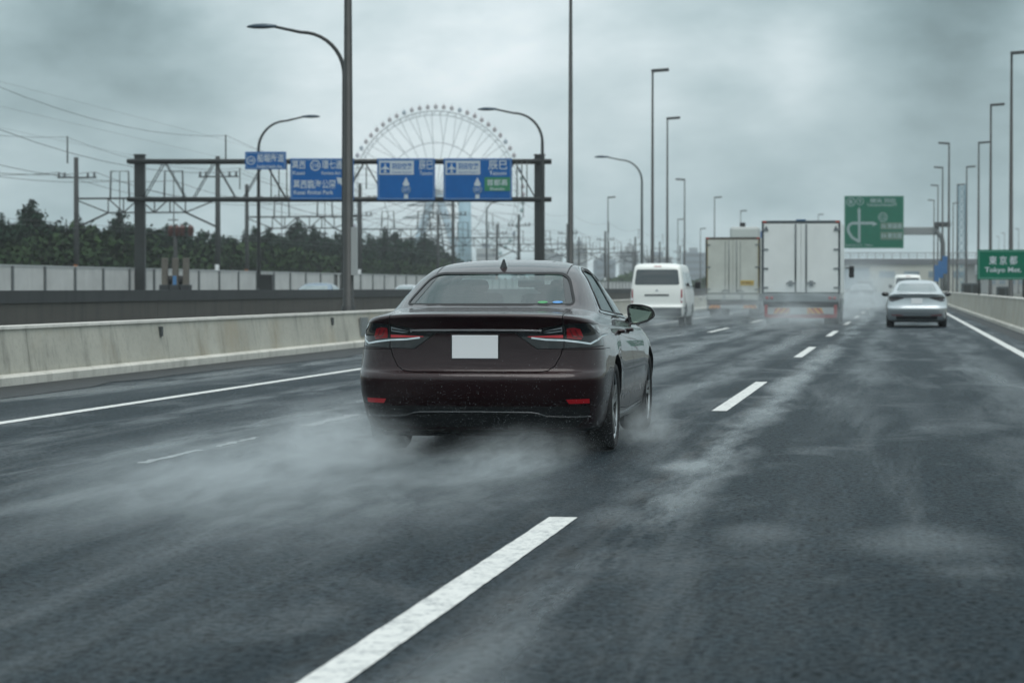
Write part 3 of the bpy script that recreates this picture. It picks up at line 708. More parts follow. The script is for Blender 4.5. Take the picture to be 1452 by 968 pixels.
# concrete stub posts with dark drums and a mast with brown insulators
for i, px in enumerate((234, 249, 264)):
    Z = 118; root = empty('concrete_post', W(px, Z)); lb = ['concrete stub post nearest the left gantry post', 'concrete stub post with a blue plate', 'concrete stub post farthest from the left gantry post'][i]
    tag(root, lb, 'post', 'three concrete stub posts')
    MB().rbox(-.13, .13, -.13, .13, 0, H(366, Z), .03).build('post', mat('old_concrete', (.13, .12, .10), .8, var=.3), root)
    MB().rbox(-.22, .22, -.22, .22, 0, 1.35, .03).build('plinth', M_walltop, root)
    if i == 1: MB().box(-.08, .08, -.15, -.135, 1.1, 1.75).build('plate', mat('plate_blue', (.06, .20, .42), .5), root)
for i, px in enumerate((241.5, 256.5)):
    Z = 118.3; o = MB().lathe([(-.2, .0), (-.2, .22), (.2, .22), (.2, 0)], 'Y', 16, (0, 0, 1.55)).tube([(0, 0, 0), (0, 0, 1.4)], .05, 6).build('warning_drum', M_black, loc=W(px, Z))
    tag(o, ['black round drum between the first two stub posts', 'black round drum between the last two stub posts'][i], 'drum', 'black drums between the stub posts')
root = empty('switch_mast', W(249, 140)); tag(root, 'pole with brown insulators above the stub posts', 'pole')
MB().tube([(0, 0, 0), (0, 0, H(318, 140))], .12, 8).box(-.6, .85, -.06, .06, H(331, 140), H(328, 140)).build('column', M_mast, root)
for q in (-.25, .1, .38, .85):
    MB().lathe([(0, .03), (.04, .17), (.16, .12), (.22, .2), (.36, .13), (.42, .19), (.56, .1), (.6, .02)], 'Z', 10, (q, 0, H(335, 140))).build('insulator', mat('brown_insulator', (.10, .045, .04), .3), root)
root = empty('relay_cabinet', W(377, 122)); tag(root, 'dark equipment cabinet at the foot of the lamp behind the small blue sign', 'cabinet')
MB().rbox(-.28, .34, -.2, .2, 0, H(389, 122), .02).build('cabinet_body', M_black, root); MB().box(-.24, .3, -.215, -.2, .3, 1.6).build('cabinet_door', M_darksteel, root)
for i, px in enumerate((477, 483.5)):
    o = MB().tube([(0, 0, 0), (0, 0, H(391, 118))], .06, 8).ball((0, 0, H(391, 118)), .07, 8, 6).build('marker_post', M_darksteel, loc=W(px, 118)); tag(o, ['short dark post farther from the thick pole, of a pair', 'short dark post nearer to the thick pole, of a pair'][i], 'post', 'pair of short dark posts')

# ------------------------------------------------------------------ trees
def foliage_mat(name, a, b):
    m = bpy.data.materials.new(name); m.use_nodes = True; t = m.node_tree; p = t.nodes['Principled BSDF']; L = t.links.new
    p.inputs['Roughness'].default_value = .8; p.inputs['Specular IOR Level'].default_value = .08
    c = t.nodes.new('ShaderNodeTexCoord'); n = t.nodes.new('ShaderNodeTexNoise'); n.inputs['Scale'].default_value = .9; n.inputs['Detail'].default_value = 6; L(c.outputs['Object'], n.inputs['Vector'])
    oi = t.nodes.new('ShaderNodeObjectInfo'); s = t.nodes.new('ShaderNodeMath'); s.operation = 'MULTIPLY_ADD'; L(oi.outputs['Random'], s.inputs[0]); s.inputs[1].default_value = .45; 
    mr = t.nodes.new('ShaderNodeMapRange'); mr.inputs[1].default_value = .35; mr.inputs[2].default_value = .65; mr.inputs[3].default_value = -.1; mr.inputs[4].default_value = .6; L(n.outputs['Fac'], mr.inputs[0]); L(mr.outputs[0], s.inputs[2])
    x = t.nodes.new('ShaderNodeMix'); x.data_type = 'RGBA'; x.clamp_factor = True; L(s.outputs[0], x.inputs[0]); x.inputs[6].default_value = (*a, 1); x.inputs[7].default_value = (*b, 1); L(x.outputs[2], p.inputs['Base Color'])
    return m
M_leaf = foliage_mat('evergreen_leaves', (.010, .028, .018), (.017, .045, .022))
M_leaf2 = foliage_mat('shrub_leaves', (.022, .046, .022), (.045, .080, .030))
M_bark = mat('bark', (.05, .042, .035), .9, var=.3)
def leaf_card(mb, c, s, rnd):
    d = Vector((rnd.gauss(0, 1), rnd.gauss(0, 1), rnd.gauss(0, .6))).normalized(); u = d.orthogonal().normalized(); v = d.cross(u)
    a = rnd.uniform(0, pi); u, v = u * cos(a) + v * sin(a), v * cos(a) - u * sin(a)
    mb.add([c - u * s, c - v * s * .45, c + u * s, c + v * s * .45], [(0, 1, 2, 3)])
def make_tree(seed, h, wid, conif, nleaf, m, name='evergreen_tree'):
    rnd = random.Random(seed); root = empty(name)
    tr = MB(); top = h * .93
    lean = Vector((rnd.uniform(-.2, .2), rnd.uniform(-.2, .2), 0))
    tr.tube([(0, 0, 0), lean * .3 + Vector((0, 0, h * .3)), lean * .7 + Vector((0, 0, h * .65)), lean + Vector((0, 0, top))], [.17, .14, .08, .02], 8)
    cr = MB(); tips = []
    nbr = 44 if conif else 34
    for i in range(nbr):
        u = (i + rnd.random()) / nbr; z = h * (.12 + .84 * u)
        a = rnd.uniform(0, 2 * pi)
        ln = wid * ((1 - u) ** .75 * .95 + .08) * rnd.uniform(.55, 1.15) if conif else wid * (sin(pi * min(1, .2 + u * .78)) ** .7) * rnd.uniform(.6, 1.1)
        rise = rnd.uniform(-.05, .45) if conif else rnd.uniform(0, .6)
        b0 = lean * (z / h) + Vector((0, 0, z)); b1 = b0 + Vector((cos(a) * ln, sin(a) * ln, rise * ln))
        tr.tube([b0, b1], [.035, .01], 4, False); tips.append((b0, b1, ln))
    tot = sum(t[2] for t in tips)
    for b0, b1, ln in tips:
        k = int(nleaf * ln / tot)
        for j in range(k):
            f = rnd.random() ** .6; c = b0.lerp(b1, f); sp = .16 + ln * .14
            c = c + Vector((rnd.gauss(0, sp), rnd.gauss(0, sp), rnd.gauss(0, sp * .55)))
            leaf_card(cr, c, rnd.uniform(.12, .30) * (.8 if u > .8 else 1), rnd)
    for j in range(60 if conif else 20):
        f = rnd.random(); leaf_card(cr, lean + Vector((rnd.gauss(0, .12 + .2 * (1 - f)), rnd.gauss(0, .15), h * (.84 + .17 * f))), .15, rnd)
    tr.build('trunk', M_bark, root); co_ = cr.build('crown', m, root, fix=False)
    me = co_.data; nl = []
    for p in me.polygons:
        c = p.center; axis = lean * (c.z / h); o_ = Vector((c.x - axis.x, c.y - axis.y, (c.z - h * .35) * .35 + .3)); o_ = (o_.normalized() + Vector((rnd.gauss(0, .22), rnd.gauss(0, .22), rnd.gauss(0, .22)))).normalized()
        nl += [o_] * p.loop_total
    for p in me.polygons: p.use_smooth = True
    me.normals_split_custom_set(nl)
    return root
TL = ['broad dark conifer with feathery branches behind the noise barrier', 'slim pointed conifer with a thin top behind the noise barrier', 'dense rounded evergreen behind the noise barrier', 'tall ragged conifer with uneven sides behind the noise barrier']
protos = [make_tree(1, 8.0, 2.9, True, 4200, M_leaf), make_tree(2, 8.6, 1.7, True, 2600, M_leaf), make_tree(3, 6.6, 2.6, False, 4600, M_leaf), make_tree(4, 8.2, 2.3, True, 3400, M_leaf)]
used = [False] * 4
# (pixel column, proto, height of its top in the picture)
TR = [(-25, 2, 312), (6, 1, 303), (24, 2, 318), (45, 0, 284), (66, 2, 318), (88, 3, 322), (112, 1, 306), (134, 2, 326), (152, 1, 330), (172, 3, 298), (186, 0, 324), (205, 2, 325), (222, 2, 342), (240, 3, 318), (262, 0, 316), (284, 2, 328),
      (306, 3, 330), (327, 2, 336), (346, 1, 326), (362, 3, 322), (382, 0, 322), (398, 2, 336), (422, 3, 312), (445, 1, 320), (466, 2, 338), (486, 3, 328), (508, 0, 330), (524, 1, 332), (545, 1, 322), (561, 3, 330), (580, 2, 342), (600, 1, 331), (612, 3, 340), (628, 2, 356)]
OUTL = [(-30, 312), (0, 310), (20, 303), (45, 286), (70, 314), (110, 316), (150, 318), (172, 298), (205, 324), (240, 320), (290, 334), (320, 342), (365, 330), (390, 322), (415, 312), (440, 324), (470, 326), (520, 330), (545, 320), (572, 322), (610, 336), (640, 360)]
def outl(x):
    for (a, b), (c_, d) in zip(OUTL, OUTL[1:]):
        if a <= x <= c_: return b + (d - b) * (x - a) / (c_ - a)
    return 345
TR += [(-18 + 16.5 * j + (j * 7 % 5), (3, 2, 0)[j % 3], outl(-18 + 16.5 * j) + 3 + (j * 7 % 15)) for j in range(39)]
for i, (px, pi_, ty) in enumerate(TR):
    off = -(60.5 + (i * 37 % 5) * 1.1) - (5 if i > 33 else 0)
    Z = off / (((px - 726) / F) * CT - ST)
    o = protos[pi_] if not used[pi_] else copy_tree(protos[pi_]); used[pi_] = True
    bh = [8.0, 8.6, 6.6, 8.2][pi_]; s = H(ty, Z) / bh
    o.location = W(px, Z, 0); o.scale = (s * random.uniform(.95, 1.2), s * random.uniform(.95, 1.15), s); o.rotation_euler[2] = random.uniform(0, 6.28)
    tag(o, TL[pi_], 'tree', 'evergreen trees behind the railway')
sp0 = make_tree(9, 3.6, 2.6, False, 2600, M_leaf2, 'shrub'); sp1 = make_tree(10, 3.2, 3.0, False, 2600, M_leaf2, 'shrub')
us = [False, False]
for i, (px, ty) in enumerate(((20, 352), (60, 345), (100, 340), (130, 332), (160, 345), (190, 352), (225, 358), (262, 360), (300, 350), (340, 352), (375, 358), (410, 362), (432, 358), (470, 368), (520, 372), (560, 374), (600, 380), (625, 372))):
    q = i % 2; o = (sp0, sp1)[q]
    if us[q]: o = copy_tree(o)
    us[q] = True
    Z = -(57.2 + i % 3 * .6) / (((px - 726) / F) * CT - ST); s = H(ty, Z) / (3.6, 3.2)[q]
    o.location = W(px, Z, 0); o.scale = (s * 1.15, s * 1.15, s); o.rotation_euler[2] = i * 1.7
    tag(o, ['light green rounded shrub at the foot of the dark trees', 'light green spreading shrub at the foot of the dark trees'][q], 'shrub', 'light green shrubs under the trees')
# low hazy greenery and skyline far off
def skyline():
    rnd = random.Random(5)
    fm = [mat('far_block_a', (.22, .25, .27), .8), mat('far_block_b', (.30, .32, .32), .8), mat('far_block_c', (.16, .20, .24), .8)]
    wm = mat('far_window', (.08, .10, .12), .3)
    L_ = [(655, 24, 366, 1250), (690, 30, 352, 1300), (735, 20, 372, 1200), (780, 34, 360, 1350), (822, 22, 348, 1400), (858, 30, 368, 1200), (893, 26, 356, 1300), (935, 36, 364, 1250), (985, 30, 358, 1300), (1030, 40, 366, 1200), (590, 30, 352, 1450), (545, 26, 362, 1400), (1395, 44, 384, 900), (1440, 40, 378, 950)]
    for i, (px, wpx, ty, Z) in enumerate(L_):
        p = W(px, Z); wd = wpx / F * Z; h = H(ty, Z); root = empty('office_block', p, TH)
        tag(root, 'hazy pale building block on the far skyline', 'building', 'hazy skyline blocks')
        MB().box(-wd / 2, wd / 2, 0, 18, 0, h).build('wall', fm[i % 3], root); MB().box(-wd / 5, wd / 6, 4, 12, h, h + 2.5).build('plant_room', fm[(i + 1) % 3], root)
        wn = MB(); z = 3.0
        while z < h - 2:
            wn.box(-wd / 2 + .8, wd / 2 - .8, -.12, -.01, z, z + 1.5); z += 3.4
        wn.build('window', wm, root)
skyline()
# far wooded bank as one mass
bk = MB(); rnd = random.Random(11)
for i in range(15000):
    px = rnd.uniform(640, 1060); Z = rnd.uniform(520, 620)
    zt = 3.2 + 1.2 * sin(px * .05) + rnd.uniform(-.6, .6)
    leaf_card(bk, W(px, Z, rnd.uniform(0, max(1, zt))), rnd.uniform(.5, 1.1), rnd)
tag(bk.build('undergrowth', M_leaf2, fix=False), 'low green bank far beyond the railway, over the sedan roof', 'bushes', kind='stuff')

# ------------------------------------------------------------------ giant wheel and pylons
ZW = 1650
root = empty('ferris_wheel', W(618, ZW), TH); tag(root, 'giant ferris wheel rising hazily behind the blue signs', 'ferris wheel')
RW = 118.0 * ZW / F; HC = H(276, ZW)
mw_ = mat('wheel_white', (.10, .13, .15), .5)
def ringpts(r, y, n=72): return [(r * cos(2 * pi * i / n), y, HC + r * sin(2 * pi * i / n)) for i in range(n + 1)]
rm = MB()
for y in (-2.2, 2.2): rm.tube(ringpts(RW, y), .20, 6, False).tube(ringpts(RW * .955, y), .14, 6, False)
rm.tube(ringpts(RW * .62, 0), .28, 6, False)
for i in range(72):
    a = 2 * pi * i / 72; b = a + pi / 72
    rm.tube([(RW * cos(a), 0, HC + RW * sin(a)), (RW * .955 * cos(b), 0, HC + RW * .955 * sin(b))], .2, 4, False)
rm.build('rim', mw_, root)
spk = MB()
for i in range(32):
    a = 2 * pi * i / 32 + .05
    spk.tube([(3 * cos(a), -4, HC + 3 * sin(a)), (RW * cos(a), 0, HC + RW * sin(a))], .20, 5, False)
    b = a + 2 * pi / 64
    spk.tube([(RW * .62 * cos(a), 0, HC + RW * .62 * sin(a)), (RW * cos(b), 0, HC + RW * sin(b))], .18, 4, False)
spk.build('spokes', mw_, root)
MB().lathe([(-6, 0), (-6, 3.2), (6, 3.2), (6, 0)], 'Y', 20, (0, 0, HC)).build('hub', mw_, root)
ml = mat('wheel_leg', (.22, .34, .42), .5)
for sx in (-1, 1):
    for sy in (-1, 1):
        MB().tube([(sx * 2, sy * 8, HC), (sx * 20, sy * 14, 0)], [2.2, 2.8], 10).build('support_leg', ml, root)
gcols = [mat('gondola_red', (.13, .045, .06), .4), mat('gondola_pink', (.16, .09, .11), .4), mat('gondola_teal', (.05, .17, .18), .4), mat('gondola_blue', (.08, .14, .22), .4), mat('gondola_violet', (.14, .10, .18), .4)]
gproto = []
gm_ = MB().lathe([(-1.4, 0), (-1.4, .8), (-.9, 1.2), (.3, 1.3), (1.0, 1.0), (1.4, .5), (1.5, 0)], 'Z', 12).box(-.15, .15, -.15, .15, 1.7, 2.6)
for i in range(68):
    a = 2 * pi * i / 68; seg = int((i / 68 * 5 + 3.6)) % 5
    o = MB(); o.v = list(gm_.v); o.f = list(gm_.f); o.sm = list(gm_.sm)
    if i < 5: gproto.append(o.build('gondola', gcols[i], root))
for i in range(68):
    a = 2 * pi * i / 68
    q = [0, 1, 4, 2, 2][min(4, int(i / 68 * 5))] if i % 7 else 3
    if i < 5: ob = gproto[i]
    else:
        ob = gproto[q].copy(); COL.objects.link(ob); ob.parent = root
    r_ = RW + 2.6; ob.location = (r_ * cos(a), 0, HC + r_ * sin(a))
def lattice(name, label, px, Z, ty, wtop, wbot, m, cat, tiers=8, arms=()):
    root = empty(name, W(px, Z), TH); tag(root, label, cat); h = H(ty, Z); mb = MB()
    def c(i, t):
        w_ = (wbot + (wtop - wbot) * t) / 2; return ((-1, 1, 1, -1)[i] * w_, (-1, -1, 1, 1)[i] * w_, h * t)
    th = .03 * wbot ** .5 + .05
    for i in range(4): mb.tube([c(i, 0), c(i, 1)], th, 4)
    for k in range(tiers):
        a, b = k / tiers, (k + 1) / tiers
        for i in range(4):
            j = (i + 1) % 4; mb.tube([c(i, a), c(j, b)], th * .6, 4, False).tube([c(j, a), c(i, b)], th * .6, 4, False).tube([c(i, b), c(j, b)], th * .6, 4, False)
    mb.build('lattice_frame', m, root)
    if arms:
        am = MB()
        for (t, ln) in arms: am.tube([(-ln, 0, h * t), (0, 0, h * t + 1.2), (ln, 0, h * t)], th, 4).tube([(-ln, 0, h * t), (ln, 0, h * t)], th, 4)
        am.build('crossarm', m, root)
    return root
lattice('lattice_pylon', 'dark lattice pylon standing under the wheel, between the blue signs', 612, 640, 268, 2.0, 9.0, mat('pylon_grey', (.12, .15, .17), .5), 'pylon', 9, ((.72, 7), (.84, 6), (.95, 5)))
lattice('lattice_tower', 'pale blue lattice tower between the right hand lamp masts', 1363, 520, 262, 1.2, 1.9, mat('tower_blue', (.14, .26, .32), .5), 'tower', 14)
root = empty('chimney_tower', W(659, 900), 0); tag(root, 'pale blue smooth column under the rightmost blue sign', 'tower')
MB().tube([(0, 0, 0), (0, 0, H(262, 900))], [2.6, 2.1], 16).tube([(0, 0, H(262, 900)), (0, 0, H(258, 900))], [2.6, 2.6], 16).build('column', mat('column_blue', (.26, .42, .50), .5), root)

# ------------------------------------------------------------------ footbridge, warehouse and right hand background
ZB = 470
root = empty('overbridge', W(1290, ZB), TH); tag(root, 'grey bridge crossing high over the carriageway in the haze', 'bridge')
kb = ZB / F
MB().rbox(-(1290 - 1050) * kb, (1480 - 1290) * kb, -2, 2, H(375, ZB), H(367, ZB), .1).build('deck', mat('bridge_deck', (.12, .13, .14), .6), root)
rl = MB(); x = -(1290 - 1050) * kb
while x < (1480 - 1290) * kb: rl.tube([(x, -1.9, H(367, ZB)), (x, -1.9, H(359, ZB))], .05, 4); x += 1.5
rl.tube([(-(240) * kb, -1.9, H(359, ZB)), (190 * kb, -1.9, H(359, ZB))], .07, 4).tube([(-(240) * kb, -1.9, H(363, ZB)), (190 * kb, -1.9, H(363, ZB))], .04, 4)
rl.build('railing', M_steel, root)
for px in (1060, 1375, 1470): MB().rbox((px - 1290) * kb - .8, (px - 1290) * kb + .8, -.8, .8, 0, H(375, ZB), .1).build('pier', M_pier, root)
for i, (a, b, ty, Z, m_, lb) in enumerate(((1205, 1380, 376, 620, mat('ware_beige', (.44, .44, .38), .8, var=.1), 'beige warehouse below the bridge, beyond the silver sedan'), (1180, 1232, 380, 560, mat('ware_blue', (.24, .32, .36), .8), 'bluish warehouse beyond the big truck'), (1400, 1470, 392, 560, mat('ware_grey', (.30, .31, .30), .8), 'grey shed behind the Tokyo sign'))):
    root = empty('warehouse', W((a + b) / 2, Z), TH); tag(root, lb, 'building'); wd = (b - a) / F * Z; h = H(ty, Z)
    MB().box(-wd / 2, wd / 2, 0, 30, 0, h).build('wall', m_, root); MB().box(-wd / 2 - .3, wd / 2 + .3, -.3, 30, h, h + .5).build('roof', mat('ware_roof', (.2, .22, .22), .7), root)
    for j in range(5):
        xx = -wd / 2 + wd * (j + .5) / 5; MB().box(xx - wd / 16, xx + wd / 16, -.15, -.01, h * .55, h * .78).build('window', mat('ware_window', (.14, .2, .24), .3), root)
for i, (px, Z, wpx, ty) in enumerate(((1378, 150, 26, 401), (1426, 150, 22, 406))):
    root = empty('equipment_cabinet', W(px, Z), TH); tag(root, ['dark cabinet behind the right barrier, left of the Tokyo sign posts', 'dark cabinet behind the right barrier, between the Tokyo sign posts'][i], 'cabinet')
    w_ = wpx / F * Z; MB().rbox(-w_ / 2, w_ / 2, 0, .6, 0, H(ty, Z), .03).build('cabinet_body', mat('cab_dark', (.06, .075, .08), .6), root)
    for s in (-.25, .25): MB().box(s * w_ - .2 * w_, s * w_ + .2 * w_, -.02, 0, .2, H(ty, Z) - .12).build('cabinet_door', M_darksteel, root)

# ------------------------------------------------------------------ ring-lofted car bodies
def pchip(xs, ys, x):
    n = len(xs)
    if n == 2: return ys[0] + (ys[1] - ys[0]) * (x - xs[0]) / (xs[1] - xs[0])
    h = [xs[i + 1] - xs[i] for i in range(n - 1)]; d = [(ys[i + 1] - ys[i]) / h[i] for i in range(n - 1)]
    m = [d[0]] + [0 if d[i - 1] * d[i] <= 0 else (2 * d[i - 1] * d[i] / (d[i - 1] + d[i])) for i in range(1, n - 1)] + [d[-1]]
    i = min(max(0, int(x)), n - 2); t = (x - xs[i]) / h[i]
    return (2 * t ** 3 - 3 * t * t + 1) * ys[i] + (t ** 3 - 2 * t * t + t) * h[i] * m[i] + (-2 * t ** 3 + 3 * t * t) * ys[i + 1] + (t ** 3 - t * t) * h[i] * m[i + 1]
def ring_body(keys, sub, na=16, ns=40, wheels=(), flare=.009, inset=.0):
    """keys: (yr, yf, hw, Dr, nr, Df, nf, zr, zsr, zsf, zf). Every ring is a closed plan outline; rings are stacked from floor to roof"""
    nk = len(keys); xs = list(range(nk)); rings = []
    tot = (nk - 1) * sub
    for q in range(tot + 1):
        x = q / sub; yr, yf, hw, Dr, nr, Df, nf, zr, zsr, zsf, zf = [pchip(xs, [k[j] for k in keys], x) for j in range(11)]
        half = []
        for i in range(na + 1):
            t = (pi / 2) * i / na
            t = (pi / 2) * (.5 * (i / na) + .5 * (1 - (1 - i / na) ** 1.0))
            px, py = hw * sin(t) ** (2 / nr), yr + Dr * (1 - max(0, cos(t)) ** (2 / nr))
            f = i / na; half.append([px, py, zr + (zsr - zr) * (f ** 2.2)])
        y0, y1 = yr + Dr, yf - Df
        for i in range(1, ns):
            f = i / ns; half.append([hw, y0 + (y1 - y0) * f, zsr + (zsf - zsr) * f])
        for i in range(na + 1):
            t = (pi / 2) * (1 - i / na); px, py = hw * sin(t) ** (2 / nf), yf - Df * (1 - max(0, cos(t)) ** (2 / nf))
            f = 1 - i / na; half.append([px, py, zf + (zsf - zf) * (f ** 1.6)])
        L_ = keys[4][1]
        for p in half:
            u = (p[1] - L_ * .48) / (L_ * .5); p[0] *= 1 - (.045 if u < 0 else .012) * max(0, abs(u)) ** 3
            if flare and p[0] > hw * .9 and p[2] < .9:
                for wy in wheels:
                    e = abs(p[1] - wy) / .50
                    if e < 1: p[0] += flare * (cos(pi * e) * .5 + .5) * min(1, max(0, (.92 - p[2]) / .2))
                mid = sum(wheels) / 2 if wheels else 0
                e = abs(p[1] - mid) / .9
                if e < 0: p[0] -= .005 * (cos(pi * e) * .5 + .5) * math.exp(-((p[2] - .40) / .16) ** 2)
        half[0][0] = 0; half[-1][0] = 0
        full = half + [[-p[0], p[1], p[2]] for p in reversed(half[1:-1])]
        rings.append(full)
    n = len(rings[0]); mb = MB(); vs = [p for r_ in rings for p in r_]
    fs = [(a * n + k, a * n + (k + 1) % n, (a + 1) * n + (k + 1) % n, (a + 1) * n + k) for a in range(len(rings) - 1) for k in range(n)]
    fs += [tuple(reversed(range(n))), tuple(range((len(rings) - 1) * n, len(rings) * n))]
    mb.add(vs, fs, True); return mb
def bvh_of(o):
    bm = bmesh.new(); bm.from_mesh(o.data); bmesh.ops.triangulate(bm, faces=bm.faces[:]); bm.normal_update()
    vs = [v.co.copy() for v in bm.verts]; ns = [v.normal.copy() for v in bm.verts]; fs = [[v.index for v in f.verts] for f in bm.faces]; bm.free()
    return BVHTree.FromPolygons(vs, fs), vs, ns, fs
def boolean(o, cutter, op, solver='EXACT'):
    m = o.modifiers.new('b', 'BOOLEAN'); m.operation = op; m.solver = solver; m.object = cutter
    bpy.context.view_layer.update(); dg = bpy.context.evaluated_depsgraph_get()
    me = bpy.data.meshes.new_from_object(o.evaluated_get(dg)); o.modifiers.clear(); old = o.data; o.data = me; bpy.data.meshes.remove(old)
def kill(o): me = o.data; bpy.data.objects.remove(o); bpy.data.meshes.remove(me)
def cutter(poly, axis, a0, a1): return MB().prism(poly, axis, a0, a1).build('cutter')
def offset_poly(poly, d):
    n = len(poly); out = []
    area = sum(poly[i][0] * poly[(i + 1) % n][1] - poly[(i + 1) % n][0] * poly[i][1] for i in range(n)); s = 1 if area > 0 else -1
    for i in range(n):
        p, a, b = Vector(poly[i]), Vector(poly[i - 1]), Vector(poly[(i + 1) % n])
        e1 = (p - a).normalized(); e2 = (b - p).normalized(); n1_ = Vector((e1.y, -e1.x)) * s; n2_ = Vector((e2.y, -e2.x)) * s
        m = (n1_ + n2_); m = m / max(.3, m.length_squared) * 2 if m.length > 1e-6 else n1_
        out.append(tuple(p + m * d))
    return out
def round_poly(poly, r, seg=5):
    n = len(poly); out = []
    for i in range(n):
        p, a, b = Vector(poly[i]), Vector(poly[i - 1]), Vector(poly[(i + 1) % n])
        rr = r[i] if isinstance(r, (list, tuple)) else r
        rr = min(rr, (p - a).length * .45, (p - b).length * .45); s = p + (a - p).normalized() * rr; e = p + (b - p).normalized() * rr
        for k in range(seg + 1):
            t = k / seg; out.append(tuple(s * (1 - t) ** 2 + p * 2 * t * (1 - t) + e * t * t))
    return out
def finish(o, bvh, mats, matfn=None):
    """cut faces become dark, outer skin keeps the smooth normals of the uncut body"""
    tree, vs, ns, fs = bvh; me = o.data
    me.materials.clear(); [me.materials.append(m) for m in mats]
    nl = [None] * len(me.loops)
    cache = {}
    for p in me.polygons:
        c = p.center; loc, nrm, idx, d = tree.find_nearest(c)
        skin = d is not None and d < .004 and nrm.dot(p.normal) > .6
        p.material_index = 0 if skin else 1; p.use_smooth = True
        for li in p.loop_indices:
            vi = me.loops[li].vertex_index
            if skin:
                if vi not in cache:
                    l, nn, ix, dd = tree.find_nearest(me.vertices[vi].co); a, b, c_ = (vs[j] for j in fs[ix])
                    v0, v1, v2 = b - a, c_ - a, l - a; d00, d01, d11, d20, d21 = v0.dot(v0), v0.dot(v1), v1.dot(v1), v2.dot(v0), v2.dot(v1); den = d00 * d11 - d01 * d01
                    if abs(den) < 1e-14: cache[vi] = nn
                    else:
                        v = (d11 * d20 - d01 * d21) / den; w_ = (d00 * d21 - d01 * d20) / den
                        q = (ns[fs[ix][0]] * (1 - v - w_) + ns[fs[ix][1]] * v + ns[fs[ix][2]] * w_)
                        cache[vi] = q.normalized() if q.length > 0 else nn
                nl[li] = cache[vi] if cache[vi].dot(p.normal) > .3 else p.normal.copy()
            else: nl[li] = p.normal.copy()
    me.normals_split_custom_set(nl)
def patch(name, poly, bvh, axis, off, m, parent, res=.03, sign=1, thick=.0):
    """a surface piece of given outline laid on the body. axis 'R': outline in x,z seen from behind; 'S': outline in y,z seen from side sign"""
    bm = bmesh.new(); vv = [bm.verts.new((a, 0, b)) for a, b in poly]; bm.faces.new(vv)
    a0, a1 = min(p[0] for p in poly), max(p[0] for p in poly); b0, b1 = min(p[1] for p in poly), max(p[1] for p in poly)
    for (lo, hi, no) in ((a0, a1, (1, 0, 0)), (b0, b1, (0, 0, 1))):
        k = int((hi - lo) / res)
        for i in range(1, k + 1):
            t = lo + (hi - lo) * i / (k + 1); co = (t, 0, 0) if no[0] else (0, 0, t)
            bmesh.ops.bisect_plane(bm, geom=bm.verts[:] + bm.edges[:] + bm.faces[:], plane_co=co, plane_no=no, dist=1e-6)
    tree = bvh[0]; bad = []
    for v in bm.verts:
        if axis == 'R': o_, d_ = Vector((v.co.x, -3, v.co.z)), Vector((0, 1, 0))
        elif axis == 'T': o_, d_ = Vector((v.co.x, v.co.z, 4)), Vector((0, 0, -1))
        else: o_, d_ = Vector((sign * 3, v.co.x, v.co.z)), Vector((-sign, 0, 0))
        loc, nrm, idx, d = tree.ray_cast(o_, d_)
        if loc is None: bad.append(v); continue
        v.co = loc + nrm * off
    if bad: bmesh.ops.delete(bm, geom=bad, context='VERTS')
    bmesh.ops.recalc_face_normals(bm, faces=bm.faces[:])
    me = bpy.data.meshes.new(name); bm.to_mesh(me); bm.free()
    for p in me.polygons: p.use_smooth = True
    me.materials.append(m); o = bpy.data.objects.new(name, me); COL.objects.link(o); o.parent = parent; return o
def strip_poly(pts, w_):
    L_, R_ = [], []
    for i, p in enumerate(pts):
        a = Vector(pts[max(i - 1, 0)]); b = Vector(pts[min(i + 1, len(pts) - 1)]); d = (b - a).normalized(); nn = Vector((-d.y, d.x)) * w_ / 2
        L_.append(tuple(Vector(p) + nn)); R_.append(tuple(Vector(p) - nn))
    return L_ + R_[::-1]
def ribbon(name, pts, w_, bvh, axis, off, m, parent, sign=1, n=24, thick=.0):
    ridge = m is M_chrome and name in ('chrome_strip', 'chrome_valance_line')
    """strip following a line on the body, as a slim raised moulding"""
    fine = []
    for i in range(len(pts) - 1):
        for k in range(6): fine.append(tuple(Vector(pts[i]).lerp(Vector(pts[i + 1]), k / 6)))
    fine.append(tuple(pts[-1])); sp = strip_poly(fine, w_); h = len(sp) // 2; L_, R_ = sp[:h], sp[h:][::-1]; mb = MB(); vs = []; tree = bvh[0]
    for a, b in zip(L_, R_):
        for q in (a, b):
            if axis == 'R': r_ = tree.ray_cast(Vector((q[0], -3, q[1])), Vector((0, 1, 0)))
            elif axis == 'T': r_ = tree.ray_cast(Vector((q[0], q[1], 4)), Vector((0, 0, -1)))
            else: r_ = tree.ray_cast(Vector((sign * 3, q[0], q[1])), Vector((-sign, 0, 0)))
            if r_[0] is None: vs.append(vs[-1] if vs else (0, 0, 0)); vs.append(vs[-1]); continue
            vs.append(tuple(r_[0] + r_[1] * off)); vs.append(tuple(r_[0] - r_[1] * .004))
    k = len(vs) // 4
    fs = []
    for i in range(k - 1):
        a = 4 * i; b = a + 4
        if ridge: continue
        fs += [(a, a + 2, b + 2, b), (a + 1, a, b, b + 1), (a + 2, a + 3, b + 3, b + 2)]
    if ridge:       # half-round moulding: a raised spine between its two edges
        vv = []
        for i in range(k):
            p, p1, q, q1 = (Vector(vs[4 * i + j]) for j in range(4)); vv += [p1, p.lerp(q, .5) + (p - p1).normalized() * .004 * 0 + (p + q - p1 - q1).normalized() * max(.004, w_ * .32), q1]
        vs = vv; fs = []
        for i in range(k - 1):
            a = 3 * i; b = a + 3; fs += [(a, a + 1, b + 1, b), (a + 1, a + 2, b + 2, b + 1)]
    mb.add(vs, fs, False); return mb.build(name, m, parent)

